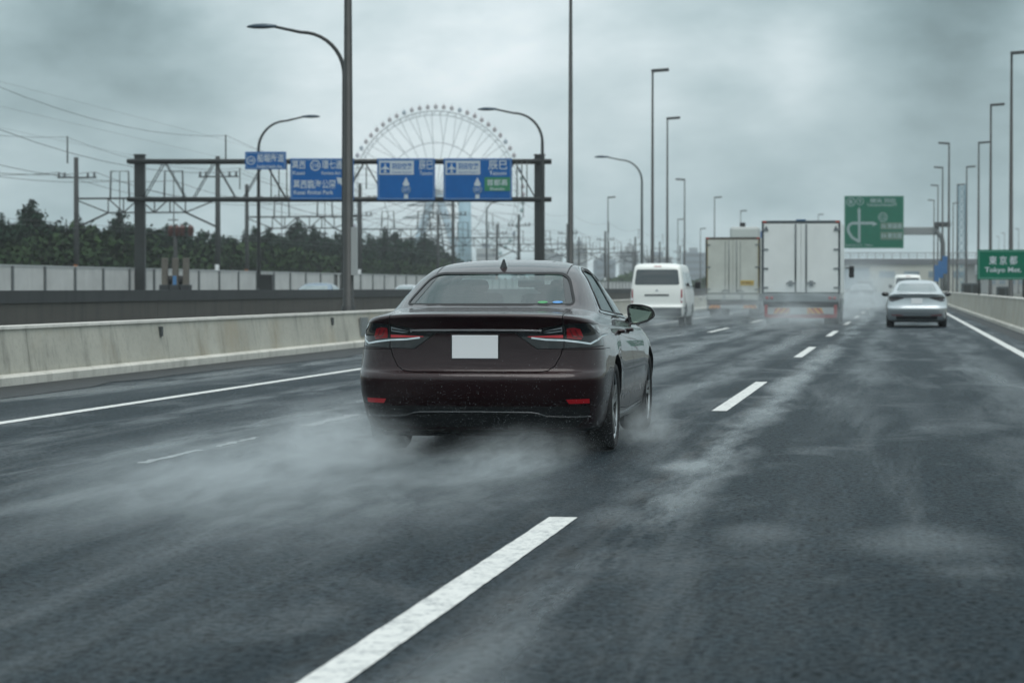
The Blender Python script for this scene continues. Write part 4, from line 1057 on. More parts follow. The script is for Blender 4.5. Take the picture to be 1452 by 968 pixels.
def make_wheel(root_name, R_=.335, wd=.235, spokes=10, detail=True):
    """wheel with its outer face towards +x, hub at origin"""
    root = empty('wheel')
    n = 40 if detail else 20; h = wd / 2; rr = R_ * .74
    MB().lathe([(-h * .85, rr), (-h, rr + .02), (-h, R_ - .03), (-h * .8, R_ - .006), (-h * .3, R_), (h * .3, R_), (h * .8, R_ - .006), (h, R_ - .03), (h, rr + .02), (h * .85, rr)], 'X', n).build('tyre', M_rubber, root)
    MB().lathe([(h * .86, rr + .004), (h * .90, rr - .006), (h * .80, rr - .014)], 'X', n).build('rim', M_alloy, root)
    MB().lathe([(h * .80, rr - .012), (-h * .1, rr - .03), (-h * .1, .03)], 'X', n).build('rim_barrel', M_black, root)
    if detail:
        sp = MB()
        for i in range(spokes):
            a = 2 * pi * i / spokes + (0.14 if i % 2 else -.14) * 1.0
            c, s = cos(a), sin(a); px_, py_ = -s, c
            vs = []
            for (rad, w2, x0, x1) in ((.04, .020, h * .40, h * .74), (rr * .5, .014, h * .42, h * .80), (rr - .010, .020, h * .50, h * .86)):
                for (e, x) in ((-1, x0), (1, x0), (1, x1), (-1, x1)): vs.append((x, rad * c + e * w2 * px_, rad * s + e * w2 * py_))
            fs = [(a0 + k, a0 + (k + 1) % 4, a0 + 4 + (k + 1) % 4, a0 + 4 + k) for a0 in (0, 4) for k in range(4)]
            sp.add(vs, fs)
        sp.build('spokes', M_alloy, root)
        MB().lathe([(h * .4, .0), (h * .4, .07), (h * .72, .065), (h * .80, .035), (h * .80, 0)], 'X', 20).build('hub_cap', M_alloy, root)
        MB().lathe([(-h * .2, .0), (-h * .2, .165), (h * .05, .165), (h * .05, 0)], 'X', 28).build('brake_disc', M_darksteel, root)
    return root
def put_wheels(root, proto, axles, track, R_):
    first = True
    for y in axles:
        for s in (1, -1):
            w_ = proto if first else copy_tree(proto); first = False
            w_.parent = root; w_.location = (s * track, y, R_); w_.rotation_euler = (random.uniform(0, 1), 0, 0 if s > 0 else pi)

# ---- hero sedan ---------------------------------------------------
A, B_ = 3.0, 3.4
#        yr    yf    hw    Dr   nr  Df   nf   zr    zsr   zsf   zf
HK = [( .26, 4.62, .740, .45, 3.6, .6, 3.0, .175, .175, .175, .175),
      ( .165, 4.74, .840, .50, 3.6, .7, 3.0, .200, .200, .195, .20),
      ( .095, 4.82, .882, .52, 3.6, .75, 3.0, .300, .300, .30, .30),
      ( .042, 4.86, .898, .54, 3.6, .75, 3.0, .400, .400, .40, .40),
      ( .022, 4.88, .908, .56, 3.6, .75, 3.0, .440, .450, .46, .46),
      (-.008, 4.88, .915, .56, 3.6, .75, 3.0, .560, .560, .54, .54),
      ( .010, 4.87, .918, .56, 3.5, .75, 3.0, .600, .605, .58, .58),
      ( .045, 4.86, .917, .56, 3.4, .75, 3.0, .625, .645, .62, .62),
      ( .075, 4.83, .908, .56, 3.4, .8, 3.0, .760, .740, .68, .66),
      ( .080, 4.80, .893, .55, 3.4, .85, 2.8, .880, .830, .76, .70),
      ( .050, 4.74, .876, .54, 3.4, .9, 2.8, .960, .885, .815, .73),
      ( .022, 4.66, .858, .53, 3.4, .9, 2.6, 1.005, .925, .85, .76),
      ( .032, 4.58, .855, .55, 3.4, .9, 2.6, 1.024, .945, .87, .78),
      ( .110, 4.45, .842, .58, 3.4, .9, 2.6, 1.035, .960, .885, .81),
      ( .380, 4.05, .822, .72, 3.4, .7, 2.8, 1.052, .978, .915, .89),
      ( .580, 3.60, .802, .80, 3.4, .6, 3.0, 1.072, .992, .945, .95),
      ( .640, 3.52, .785, .80, 3.4, .6, 3.0, 1.090, 1.02, .965, .97),
      ( .970, 3.22, .706, .58, 3.6, .5, 3.2, 1.200, 1.16, 1.11, 1.13),
      (1.270, 2.95, .630, .42, 3.7, .5, 3.2, 1.300, 1.275, 1.255, 1.27),
      (1.430, 2.80, .583, .33, 3.6, .5, 3.2, 1.345, 1.325, 1.32, 1.33),
      (1.560, 2.70, .545, .34, 3.4, .5, 3.0, 1.374, 1.362, 1.358, 1.365),
      (1.760, 2.58, .455, .36, 3.0, .5, 2.8, 1.405, 1.398, 1.396, 1.398),
      (2.020, 2.48, .270, .20, 2.6, .22, 2.6, 1.426, 1.423, 1.423, 1.424),
      (2.180, 2.40, .060, .08, 2.2, .08, 2.2, 1.430, 1.430, 1.430, 1.430)]
def hero():
    root = empty('sedan', (-2.975, 18.20, 0), R(.5))
    tag(root, 'dark maroon sedan throwing up spray on the wet lane, seen from behind', 'car')
    body = ring_body(HK, 5, 18, 44, (1.10, 3.95)).build('body', M_paint, root); body.parent = None
    bv = bvh_of(body)
    rear_win = round_poly([(-.630, 1.085), (.630, 1.085), (.515, 1.322), (-.515, 1.322)], [.05, .05, .09, .09])
    # cabin: through the rear window and windscreen, and through the side windows
    c = cutter(rear_win, 'Y', -1, 6); boolean(body, c, 'DIFFERENCE'); kill(c)
    SWR = [(1.30, 1.035), (2.30, 1.005), (2.335, 1.325), (2.05, 1.352), (1.78, 1.338), (1.50, 1.20)]
    SWQ = [(1.19, 1.06), (1.265, 1.04), (1.46, 1.20), (1.66, 1.305), (1.50, 1.245)]
    SWF = [(2.40, 1.003), (3.22, .985), (2.98, 1.14), (2.72, 1.27), (2.55, 1.315), (2.43, 1.328)]
    sides = [round_poly(p, .025, 3) for p in (SWQ, SWR, SWF)]
    for p in sides:
        c = cutter(p, 'X', -1.5, 1.5); boolean(body, c, 'DIFFERENCE'); kill(c)
    for y in (1.10, 3.95):
        for s in (1, -1):
            n = 40; c = MB().lathe([(s * .58, .372), (s * 1.2, .372)], 'X', n, (0, y, .345)); c.f += [tuple(range(n)), tuple(reversed(range(n, 2 * n)))]; c.sm += [False] * 2
            c = c.build('cutter'); boolean(body, c, 'DIFFERENCE'); kill(c)
    # tail lamps
    LP = [(.285, .888), (.45, .918), (.63, .950), (.79, .960), (.875, .945), (.900, .86), (.880, .795), (.80, .787), (.62, .780), (.44, .778)]
    lamps = []
    def take(poly, a0, a1, axis, name, gap=.0028):
        ci = cutter(offset_poly(poly, -gap), axis, a0, a1); co = cutter(offset_poly(poly, gap), axis, a0 - .003, a1 + .003)
        part = bpy.data.objects.new(name, body.data.copy()); COL.objects.link(part)
        boolean(part, ci, 'INTERSECT'); boolean(body, co, 'DIFFERENCE'); kill(ci); kill(co); return part
    for s in (1, -1):
        q = take([(s * a, b) for a, b in LP], -.5, .46, 'Y', 'tail_lamp', .002); lamps.append((q, s))
    lid_o = [(-.615, 1.30), (-.622, .98), (-.622, .80), (-.605, .73), (-.565, .655), (-.52, .625), (-.44, .612), (.44, .612), (.52, .625), (.565, .655), (.605, .73), (.622, .80), (.622, .98), (.615, 1.30)]
    lid = take(lid_o, -.6, .575, 'Y', 'boot_lid', .003)
    doors = []
    RD = [(1.62, .975), (1.52, .80), (1.545, .60), (1.60, .44), (1.66, .30), (2.36, .27), (2.36, .985), (2.34, .99)]
    FD = [(2.372, .985), (2.372, .27), (3.28, .29), (3.40, .40), (3.44, .62), (3.40, .86), (3.30, .945)]
    for s in (1, -1):
        for p in (RD, FD):
            a = sorted((s * .62, s * 1.3)); doors.append((take(p, a[0], a[1], 'X', 'door', .003), s))
    # bumper split from the body by its parting line
    bump_o = [(-1.2, .10), (1.2, .10), (1.2, .773), (-1.2, .773)]
    bumper = take(bump_o, -.6, .745, 'Y', 'bumper', .0022)
    body.parent = root
    finish(body, bv, [M_paint, M_inner])
    for q, s in lamps: q.parent = root; finish(q, bv, [M_lampdark, M_inner])
    for q in [lid, bumper] + [d[0] for d in doors]: q.parent = root; finish(q, bv, [M_paint, M_inner])
    # glass
    patch('rear_window', offset_poly(rear_win, .004), bv, 'R', -.004, M_glass, root, .05)
    def frame(name, poly, wi, wo_, axis, off, m, sign=1):
        a, b = offset_poly(poly, -wi), offset_poly(poly, wo_); n = len(a); mb = MB(); vs = []
        last = Vector((0, 0, 0))
        for i in range(n):
            for p, o2 in ((b[i], off), (a[i], off)):
                if axis == 'R': r_ = bv[0].ray_cast(Vector((p[0], -3, p[1])), Vector((0, 1, 0)))
                else: r_ = bv[0].ray_cast(Vector((sign * 3, p[0], p[1])), Vector((-sign, 0, 0)))
                last = (r_[0] + r_[1] * o2) if r_[0] else last; vs.append(tuple(last))
        mb.add(vs, [(2 * i, 2 * i + 1, (2 * i + 3) % (2 * n), (2 * i + 2) % (2 * n)) for i in range(n)], True); return mb.build(name, m, root, fix=True)
    dense = [tuple(Vector(rear_win[i]).lerp(Vector(rear_win[(i + 1) % len(rear_win)]), t / 8)) for i in range(len(rear_win)) for t in range(8)]
    frame('rear_window_seal', dense, .010, .006, 'R', .0015, M_inner)
    # dark tinted margins of the rear glass at both sides
    for s in (1, -1):
        patch('glass_margin', [(s * .625, 1.09), (s * .565, 1.09), (s * .468, 1.318), (s * .508, 1.318)], bv, 'R', -.002, mat('frit', (.015, .018, .019), .25, 0, 0), root, .05)
    for s in (1, -1):
        for i, p in enumerate(sides):
            patch('side_window', offset_poly(p, .003), bv, 'S', -.005, M_sglass, root, .08, s)
            dn = [tuple(Vector(p[j]).lerp(Vector(p[(j + 1) % len(p)]), t / 4)) for j in range(len(p)) for t in range(4)]
            frame('window_seal', dn, .010, .022, 'S', .0025, M_inner, s)
        ribbon('belt_moulding', [(1.14, 1.035), (1.24, 1.028), (2.35, .988), (3.28, .968)], .014, bv, 'S', .005, M_chrome, root, s)
        ribbon('roof_moulding', [(1.14, 1.035), (1.22, 1.095), (1.44, 1.235), (1.66, 1.335), (1.84, 1.362)], .010, bv, 'S', .004, M_chrome, root, s)
        ribbon('roof_moulding', [(1.84, 1.362), (2.05, 1.374), (2.4, 1.356), (2.7, 1.30), (2.98, 1.165), (3.26, .985)], .012, bv, 'S', .004, M_gloss, root, s)
        ribbon('sill_trim', [(1.52, .262), (2.2, .245), (3.5, .262)], .020, bv, 'S', .003, M_gloss, root, s)
    # roof ditch seams
    for s in (1, -1):
        ribbon('roof_seam', [(s * .50, 1.40), (s * .495, 1.7), (s * .48, 2.3), (s * .50, 2.75)], .008, bv, 'T', .001, M_inner, root)
    # lamp graphics
    M_led = mat('lamp_lens', (.36, .40, .42), .2, .3, .6)
    for q, s in lamps:
        f = lambda P: [(s * a, b) for a, b in P]
        patch('light_bar', f([(.375, .866), (.62, .876), (.62, .855), (.375, .861)]), bv, 'R', .0022, M_red, q, .04)
        patch('light_block', f([(.645, .922), (.69, .928), (.735, .918), (.755, .862), (.742, .842), (.645, .852)]), bv, 'R', .0022, mat('lamp_deep_red', (.24, .009, .014), .15, 0, .6), q, .03)
        for kx in (.665, .700): ribbon('light_rib', f([(kx, .915), (kx + .022, .868), (kx + .05, .858)]), .010, bv, 'R', .004, mat('lamp_darkred', (.10, .008, .012), .15, 0, .8), q)
        ribbon('chrome_accent', f([(.40, .856), (.50, .843), (.62, .838), (.72, .826), (.80, .812), (.845, .84), (.868, .875)]), .012, bv, 'R', .005, M_chrome, q)
        patch('reversing_lens', f([(.45, .894), (.615, .934), (.615, .900), (.53, .889)]), bv, 'R', .0025, M_led, q, .03)
        ribbon('reversing_rib', f([(.47, .895), (.61, .915)]), .009, bv, 'R', .004, M_lampdark, q)
        patch('corner_lens', f([(.80, .945), (.86, .935), (.875, .89), (.86, .87), (.835, .905)]), bv, 'R', .003, mat('clear_lens', (.15, .17, .18), .15, .3, .6), q, .03)
        ribbon('lamp_seam', f([(.628, .958), (.628, .775)]), .008, bv, 'R', .0035, M_inner, q)
    # trim on the boot lid and bumper
    ribbon('chrome_strip', [(-.47, .907), (-.3, .909), (0, .910), (.3, .909), (.47, .907)], .016, bv, 'R', .010, M_chrome, lid)
    ribbon('painted_strip_shadow', [(-.46, .894), (0, .897), (.46, .894)], .012, bv, 'R', .004, M_gloss, lid)  # black ribbon drawn as the shade under the chrome strip
    pr = bv[0].ray_cast(Vector((0, -3, .79)), Vector((0, 1, 0)))[0]
    pl = MB().rbox(-.165, .165, pr.y - .016, pr.y - .008, .709, .874, .003).build('number_plate', M_plate, root)
    MB().rbox(-.175, .175, pr.y - .008, pr.y + .01, .700, .882, .003).build('plate_holder', M_black, root)
    for s in (1, -1):
        patch('reflector', [(s * .645, .422), (s * .80, .424), (s * .80, .392), (s * .665, .390)], bv, 'R', .003, M_red, bumper, .04)
    ribbon('chrome_valance_line', [(-.50, .305), (-.455, .322), (-.40, .331), (0, .334), (.40, .331), (.455, .322), (.50, .305)], .009, bv, 'R', .006, M_chrome, bumper)
    for s in (1, -1): ribbon('chrome_valance_line', [(s * .50, .303), (s * .62, .298), (s * .80, .296)], .006, bv, 'R', .006, M_chrome, bumper)
    patch('valance', round_poly([(-.80, .372), (.80, .372), (.80, .31), (.70, .222), (-.70, .222), (-.80, .31)], .03), bv, 'R', .0025, M_black, bumper, .05)
    for s in (1, -1):
        MB().rbox(*sorted((s * .36, s * .50)), .22, .40, .175, .215, .012).build('exhaust_tip', mat('dull_chrome', (.10, .11, .11), .4, 1), root)
    # underside, interior
    MB().rbox(-.72, .72, .35, 4.5, .14, .30, .03).build('underbody', M_inner, root)
    st = MB()
    for (y, xs_) in ((1.62, (-.36, .36)), (2.42, (-.37, .37))):
        for x in xs_:
            st.rbox(x - .24, x + .24, y - .08, y + .05, 1.0, 1.165 if y < 2 else 1.17, .05)
    seats = st.build('seat', M_seat, root)
    for (y, xs_) in ((1.60, (-.36, .36)), (2.40, (-.37, .37))):
        for x in xs_: MB().rbox(x - .125, x + .125, y - .06, y + .04, 1.17, 1.275 if y > 2 else 1.235, .045).build('headrest', M_seat, root)
    MB().rbox(-.10, .12, 3.02, 3.05, 1.215, 1.275, .015).build('rear_view_mirror', M_black, root)
    MB().rbox(-.56, .56, .86, 1.5, 1.060, 1.082, .01).build('parcel_shelf', M_seat, root)
    for x, m_, nm in ((.40, mat('sticker_green', (.05, .30, .10), .4), 0), (.505, mat('sticker_blue', (.08, .28, .60), .4), 1)):
        patch('window_sticker', [(x + .036 * cos(a * pi / 8), 1.105 + .008 * sin(a * pi / 8)) for a in range(16)], bv, 'R', .001, m_, root, .05)
    # shark fin
    fin = MB(); pf = [(1.50, 0, .045, 0), (1.53, .0, .035, .045), (1.58, 0, .022, .058), (1.66, 0, .008, .010)]
    zr_ = bv[0].ray_cast(Vector((0, 1.52, 4)), Vector((0, 0, -1)))[0].z
    fin.add([(-.032, 1.50, zr_ - .015), (.032, 1.50, zr_ - .015), (.032, 1.72, zr_ + .012), (-.032, 1.72, zr_ + .012), (-.006, 1.515, zr_ + .062), (.006, 1.515, zr_ + .062), (.004, 1.62, zr_ + .035), (-.004, 1.62, zr_ + .035)],
            [(0, 1, 5, 4), (1, 2, 6, 5), (2, 3, 7, 6), (3, 0, 4, 7), (4, 5, 6, 7), (3, 2, 1, 0)]).build('antenna_fin', M_gloss, root)
    # door handles and mirrors
    for q, s in doors:
        ys = [v.co.y for v in q.data.vertices]; y = min(ys) + .19 if max(ys) < 2.4 else min(ys) + .12
        r_ = bv[0].ray_cast(Vector((s * 3, y, .875)), Vector((-s, 0, 0)))[0]
        x = r_.x
        hn = MB().tube([(x - s * .01, y - .10, .877), (x + s * .030, y - .085, .880), (x + s * .034, y, .880), (x + s * .030, y + .085, .874), (x - s * .01, y + .10, .872)], [.010, .014, .015, .014, .010], 8).build('handle', M_paint, q)
    for s in (1, -1):
        mr = empty('wing_mirror'); mr.parent = root; mr.location = (s * .84, 3.12, 1.0)
        prof = [(-.10, .50), (-.095, .86), (-.07, .98), (.0, 1.0), (.06, .80), (.11, .42), (.125, .05)]
        out = [(-.022, -.088), (-.036, .0), (-.040, .058), (-.01, .076), (.08, .072), (.15, .052), (.182, .012), (.178, -.028), (.13, -.062), (.05, -.086)]
        out = round_poly(out, .022, 3); n = len(out); vs = []
        for (yy, sc) in ((-.075, .93), (-.082, 1.0), (-.06, 1.05), (.0, 1.02), (.05, .85), (.085, .5), (.095, .1)):
            for (a, b) in out: vs.append((s * (.07 + (a - .07) * sc), yy + abs(a) * .12, b * sc))
        fs = [(i * n + k, i * n + (k + 1) % n, (i + 1) * n + (k + 1) % n, (i + 1) * n + k) for i in range(6) for k in range(n)] + [tuple(range(6 * n, 7 * n))] 
        MB().add(vs, fs, True).add([(s * (.07 + (a - .07) * .93), -.073 + abs(a) * .12, b * .93) for a, b in out], [tuple(range(n))]).build('mirror_housing', M_gloss, mr)
        gl_ = [(s * (.07 + (a - .07) * .84), -.080 + abs(a) * .12, b * .84) for a, b in out]
        MB().add(gl_, [tuple(range(n))]).build('mirror_glass', M_mirror, mr)
        MB().add([(s * -.085, -.02, -.11), (s * -.085, .08, -.11), (s * .02, -.05, -.07), (s * .03, .05, -.07), (s * -.07, -.02, -.06), (s * -.07, .06, -.06), (s * -.0, -.055, .0), (s * .0, .05, .0)],
                 [(0, 1, 3, 2), (4, 6, 7, 5), (0, 2, 6, 4), (1, 5, 7, 3), (0, 4, 5, 1), (2, 3, 7, 6)]).build('mirror_stalk', M_paint, mr)
    wp = make_wheel('wheel'); put_wheels(root, wp, (1.10, 3.95), .785, .335)
    return root
HERO = hero()

# ---- silver sedan and the cars beyond the wall ---------------------
M_silver = mat('silver_paint', (.55, .60, .62), .3, .6, .8, .05)
def simple_sedan(name, label, loc, rz, paint, sc=(1, 1, 1), detail=True, group=None):
    root = empty(name, loc, rz); tag(root, label, 'car', group); root.scale = sc
    keys = [k for k in HK]
    body = ring_body(keys, 3, 10, 24, (1.10, 3.95)).build('body', paint, root)
    bv = bvh_of(body)
    if detail:
        body.parent = None
        for y in (1.10, 3.95):
            for s in (1, -1):
                n = 28; c = MB().lathe([(s * .58, .365), (s * 1.2, .365)], 'X', n, (0, y, .34)); c.f += [tuple(range(n)), tuple(reversed(range(n, 2 * n)))]; c.sm += [False] * 2
                c = c.build('cutter'); boolean(body, c, 'DIFFERENCE'); kill(c)
        body.parent = root; finish(body, bv, [paint, M_inner])
    gm = mat('far_glass', (.05, .075, .08), .05, 0, 1)
    patch('rear_window', round_poly([(-.61, 1.085), (.61, 1.085), (.50, 1.318), (-.50, 1.318)], .06), bv, 'R', .003, mat('far_rear_glass', (.10, .15, .155), .05, 0, 1), root, .08)
    patch('windscreen', round_poly([(-.60, 1.02), (.60, 1.02), (.50, 1.30), (-.50, 1.30)], .06), (bv[0].__class__.FromPolygons([Vector((v.x, 4.88 - v.y, v.z)) for v in bv[1]], bv[3]),), 'R', .003, gm, root, .08)
    ws = [o for o in children(root) if o.name.startswith('windscreen')][0]
    for v in ws.data.vertices: v.co.y = 4.88 - v.co.y
    for s in (1, -1):
        for p in ([(1.24, 1.05), (2.30, 1.005), (2.335, 1.325), (2.05, 1.352), (1.70, 1.32)], [(2.40, 1.003), (3.22, .985), (2.98, 1.14), (2.72, 1.27), (2.43, 1.328)]):
            patch('side_window', round_poly(p, .03, 3), bv, 'S', .003, gm, root, .1, s)
    for s in (1, -1):
        f = lambda P: [(s * a, b) for a, b in P]
        lampm = mat('far_lamp', (.035, .030, .034), .15, 0, .8)
        patch('tail_lamp', f([(.36, .875), (.50, .91), (.80, .925), (.885, .90), (.87, .80), (.72, .765), (.52, .82)]), bv, 'R', .004, lampm, root, .05)
        patch('reflector', f([(.42, .37), (.74, .385), (.74, .355), (.42, .345)]), bv, 'R', .004, mat('far_red', (.30, .05, .06), .3), root, .06)
    ribbon('lid_edge', [(-.6, .905), (0, .90), (.6, .905)], .02, bv, 'R', .003, mat('far_seam', (.1, .11, .12), .4), root)
    pr = bv[0].ray_cast(Vector((0, -3, .79)), Vector((0, 1, 0)))[0]
    pt = MB().rbox(-.165, .165, pr.y - .02, pr.y - .005, .705, .87, .004).build('number_plate', M_plate, root)
    patch('valance', round_poly([(-.62, .335), (.62, .335), (.60, .23), (-.60, .23)], .03), bv, 'R', .003, M_black, root, .08)
    MB().rbox(-.70, .70, .35, 4.5, .15, .30, .03).build('underbody', M_inner, root)
    for s in (1, -1):
        o = MB().ball((0, 0, 0), (.12, .10, .075), 14, 8); 
        MB_ = o.tube([(s * -.12, .0, -.05), (0, 0, -.04)], .03, 6).build('wing_mirror', M_gloss, root); MB_.location = (s * .95, 3.12, .99)
    wp = make_wheel('wheel', .335, .225, 10, detail); put_wheels(root, wp, (1.10, 3.95), .785, .335)
    return root
p = W(1300, 80); SIL = simple_sedan('sedan', 'silver sedan in the right lane beside the barrier', (p.x, p.y, 0), R(.0), M_silver, (1.03, 1, 1.02))
p = W(437, 104); simple_sedan('sedan', 'blue grey car whose roof shows over the dark wall, left of the thick pole', (p.x, p.y, -.02), 0, mat('bluegrey_paint', (.12, .20, .28), .3, .5, .8), detail=False, group='cars on the side road')
p = W(570, 168); simple_sedan('sedan', 'pale car whose roof just shows over the dark wall, left of the maroon sedan', (p.x, p.y, -.02), 0, M_silver, (1, 1, 1.0), detail=False, group='cars on the side road')
p = W(1221, 178); simple_sedan('sedan', 'grey car almost lost in spray beside the big truck', (p.x, p.y, 0), 0, mat('grey_paint', (.20, .23, .24), .3, .4, .8), (1, 1, 1.05), detail=False)

# ---- vans -----------------------------------------------------------
def make_van(name, label, loc, rz, paint, detail=True):
    root = empty(name, loc, rz); tag(root, label, 'van')
    VK = [(.20, 4.45, .70, .20, 6, .4, 3.4, .26, .26, .26, .26), (.08, 4.58, .80, .22, 6, .5, 3.4, .30, .30, .30, .30), (.03, 4.64, .835, .24, 6, .55, 3.4, .45, .45, .45, .45), (.0, 4.69, .845, .24, 6, .6, 3.4, .62, .62, .62, .62),
          (.05, 4.69, .848, .24, 6, .6, 3.4, .68, .68, .68, .68), (.06, 4.66, .845, .24, 6, .6, 3.4, .95, .95, .95, .90), (.07, 4.55, .84, .24, 6, .6, 3.4, 1.10, 1.10, 1.10, 1.06), (.10, 4.20, .82, .24, 6, .6, 3.4, 1.30, 1.30, 1.28, 1.26),
          (.17, 3.75, .765, .24, 6, .6, 3.4, 1.68, 1.68, 1.66, 1.62), (.22, 3.50, .73, .24, 5, .5, 3.4, 1.86, 1.86, 1.85, 1.80), (.32, 3.35, .68, .26, 4, .5, 3.2, 1.94, 1.925, 1.92, 1.90), (.55, 3.1, .52, .3, 3.2, .5, 3, 1.97, 1.965, 1.96, 1.95), (1.3, 2.5, .2, .2, 2.6, .2, 2.6, 1.985, 1.985, 1.985, 1.985)]
    body = ring_body(VK, 3, 12, 26, (), 0).build('body', paint, root); bv = bvh_of(body)
    if detail:
        body.parent = None
        for y in (.95, 3.52):
            for s in (1, -1):
                n = 28; c = MB().lathe([(s * .55, .37), (s * 1.2, .37)], 'X', n, (0, y, .35)); c.f += [tuple(range(n)), tuple(reversed(range(n, 2 * n)))]; c.sm += [False] * 2
                c = c.build('cutter'); boolean(body, c, 'DIFFERENCE'); kill(c)
        body.parent = root; finish(body, bv, [paint, M_inner])
    gm = mat('van_glass', (.035, .048, .052), .06, 0, 1)
    patch('rear_window', round_poly([(-.70, 1.30), (.70, 1.30), (.645, 1.78), (-.645, 1.78)], .07), bv, 'R', .004, gm, root, .08)
    for s in (1, -1):
        for p in ([(.55, 1.26), (1.25, 1.26), (1.28, 1.70), (.60, 1.72)], [(1.42, 1.26), (2.40, 1.26), (2.42, 1.70), (1.44, 1.70)], [(2.6, 1.22), (3.62, 1.18), (3.36, 1.56), (3.2, 1.68), (2.62, 1.70)]):
            patch('side_window', round_poly(p, .05, 3), bv, 'S', .004, gm, root, .1, s)
        patch('tail_lamp', [(s * .74, .74), (s * .838, .74), (s * .822, 1.20), (s * .74, 1.18)], bv, 'R', .004, mat('van_red', (.30, .04, .05), .25, 0, .6), root, .05)
        patch('reversing_lens', [(s * .75, .80), (s * .82, .80), (s * .815, .90), (s * .75, .90)], bv, 'R', .007, M_plate, root, .05)
        mm = MB().rbox(-.09, .09, -.05, .04, -.11, .11, .03).tube([(-s * .2, 0, -.05), (0, 0, -.03)], .02, 6).build('wing_mirror', M_black, root); mm.location = (s * 1.0, 3.62, 1.30)
        ribbon('door_seam', [(2.52, .45), (2.52, 1.75)], .014, bv, 'S', .002, mat('van_seam', (.15, .16, .16), .5), root, s)
    patch('grab_trim', round_poly([(-.38, .955), (.38, .955), (.38, 1.01), (-.38, 1.01)], .01), bv, 'R', .01, mat('trim_grey', (.09, .10, .10), .4), root, .08)
    patch('emblem', [(.045 * cos(a * pi / 8), 1.125 + .032 * sin(a * pi / 8)) for a in range(16)], bv, 'R', .008, mat('emblem_grey', (.35, .37, .38), .3, .6), root, .05)
    patch('brake_light', round_poly([(-.10, 1.86), (.13, 1.86), (.13, 1.885), (-.10, 1.885)], .004), bv, 'R', .01, MATS['van_red'], root, .08)
    patch('bumper', round_poly([(-.84, .60), (.84, .60), (.83, .34), (-.83, .34)], .03), bv, 'R', .02, mat('van_bumper', (.10, .11, .115), .6), root, .08)
    MB().rbox(-.66, .66, .3, 4.2, .22, .40, .03).build('underbody', M_inner, root)
    wp = make_wheel('wheel', .33, .195, 6, detail); put_wheels(root, wp, (.95, 3.52), .72, .33)
    return root
M_vanw = mat('van_white', (.80, .82, .78), .35, 0, .6)
p = W(931, 81); make_van('van', 'white van with a dark rear window left of the two trucks', (p.x, p.y, 0), 0, M_vanw)
p = W(1287, 150); make_van('van', 'white van mostly hidden in front of the silver sedan', (p.x, p.y, 0), 0, M_vanw, False)
p = W(1226, 255); make_van('van', 'dark van in the haze beyond the spray hidden grey car', (p.x, p.y, 0), 0, mat('dark_van', (.05, .075, .07), .4), False)

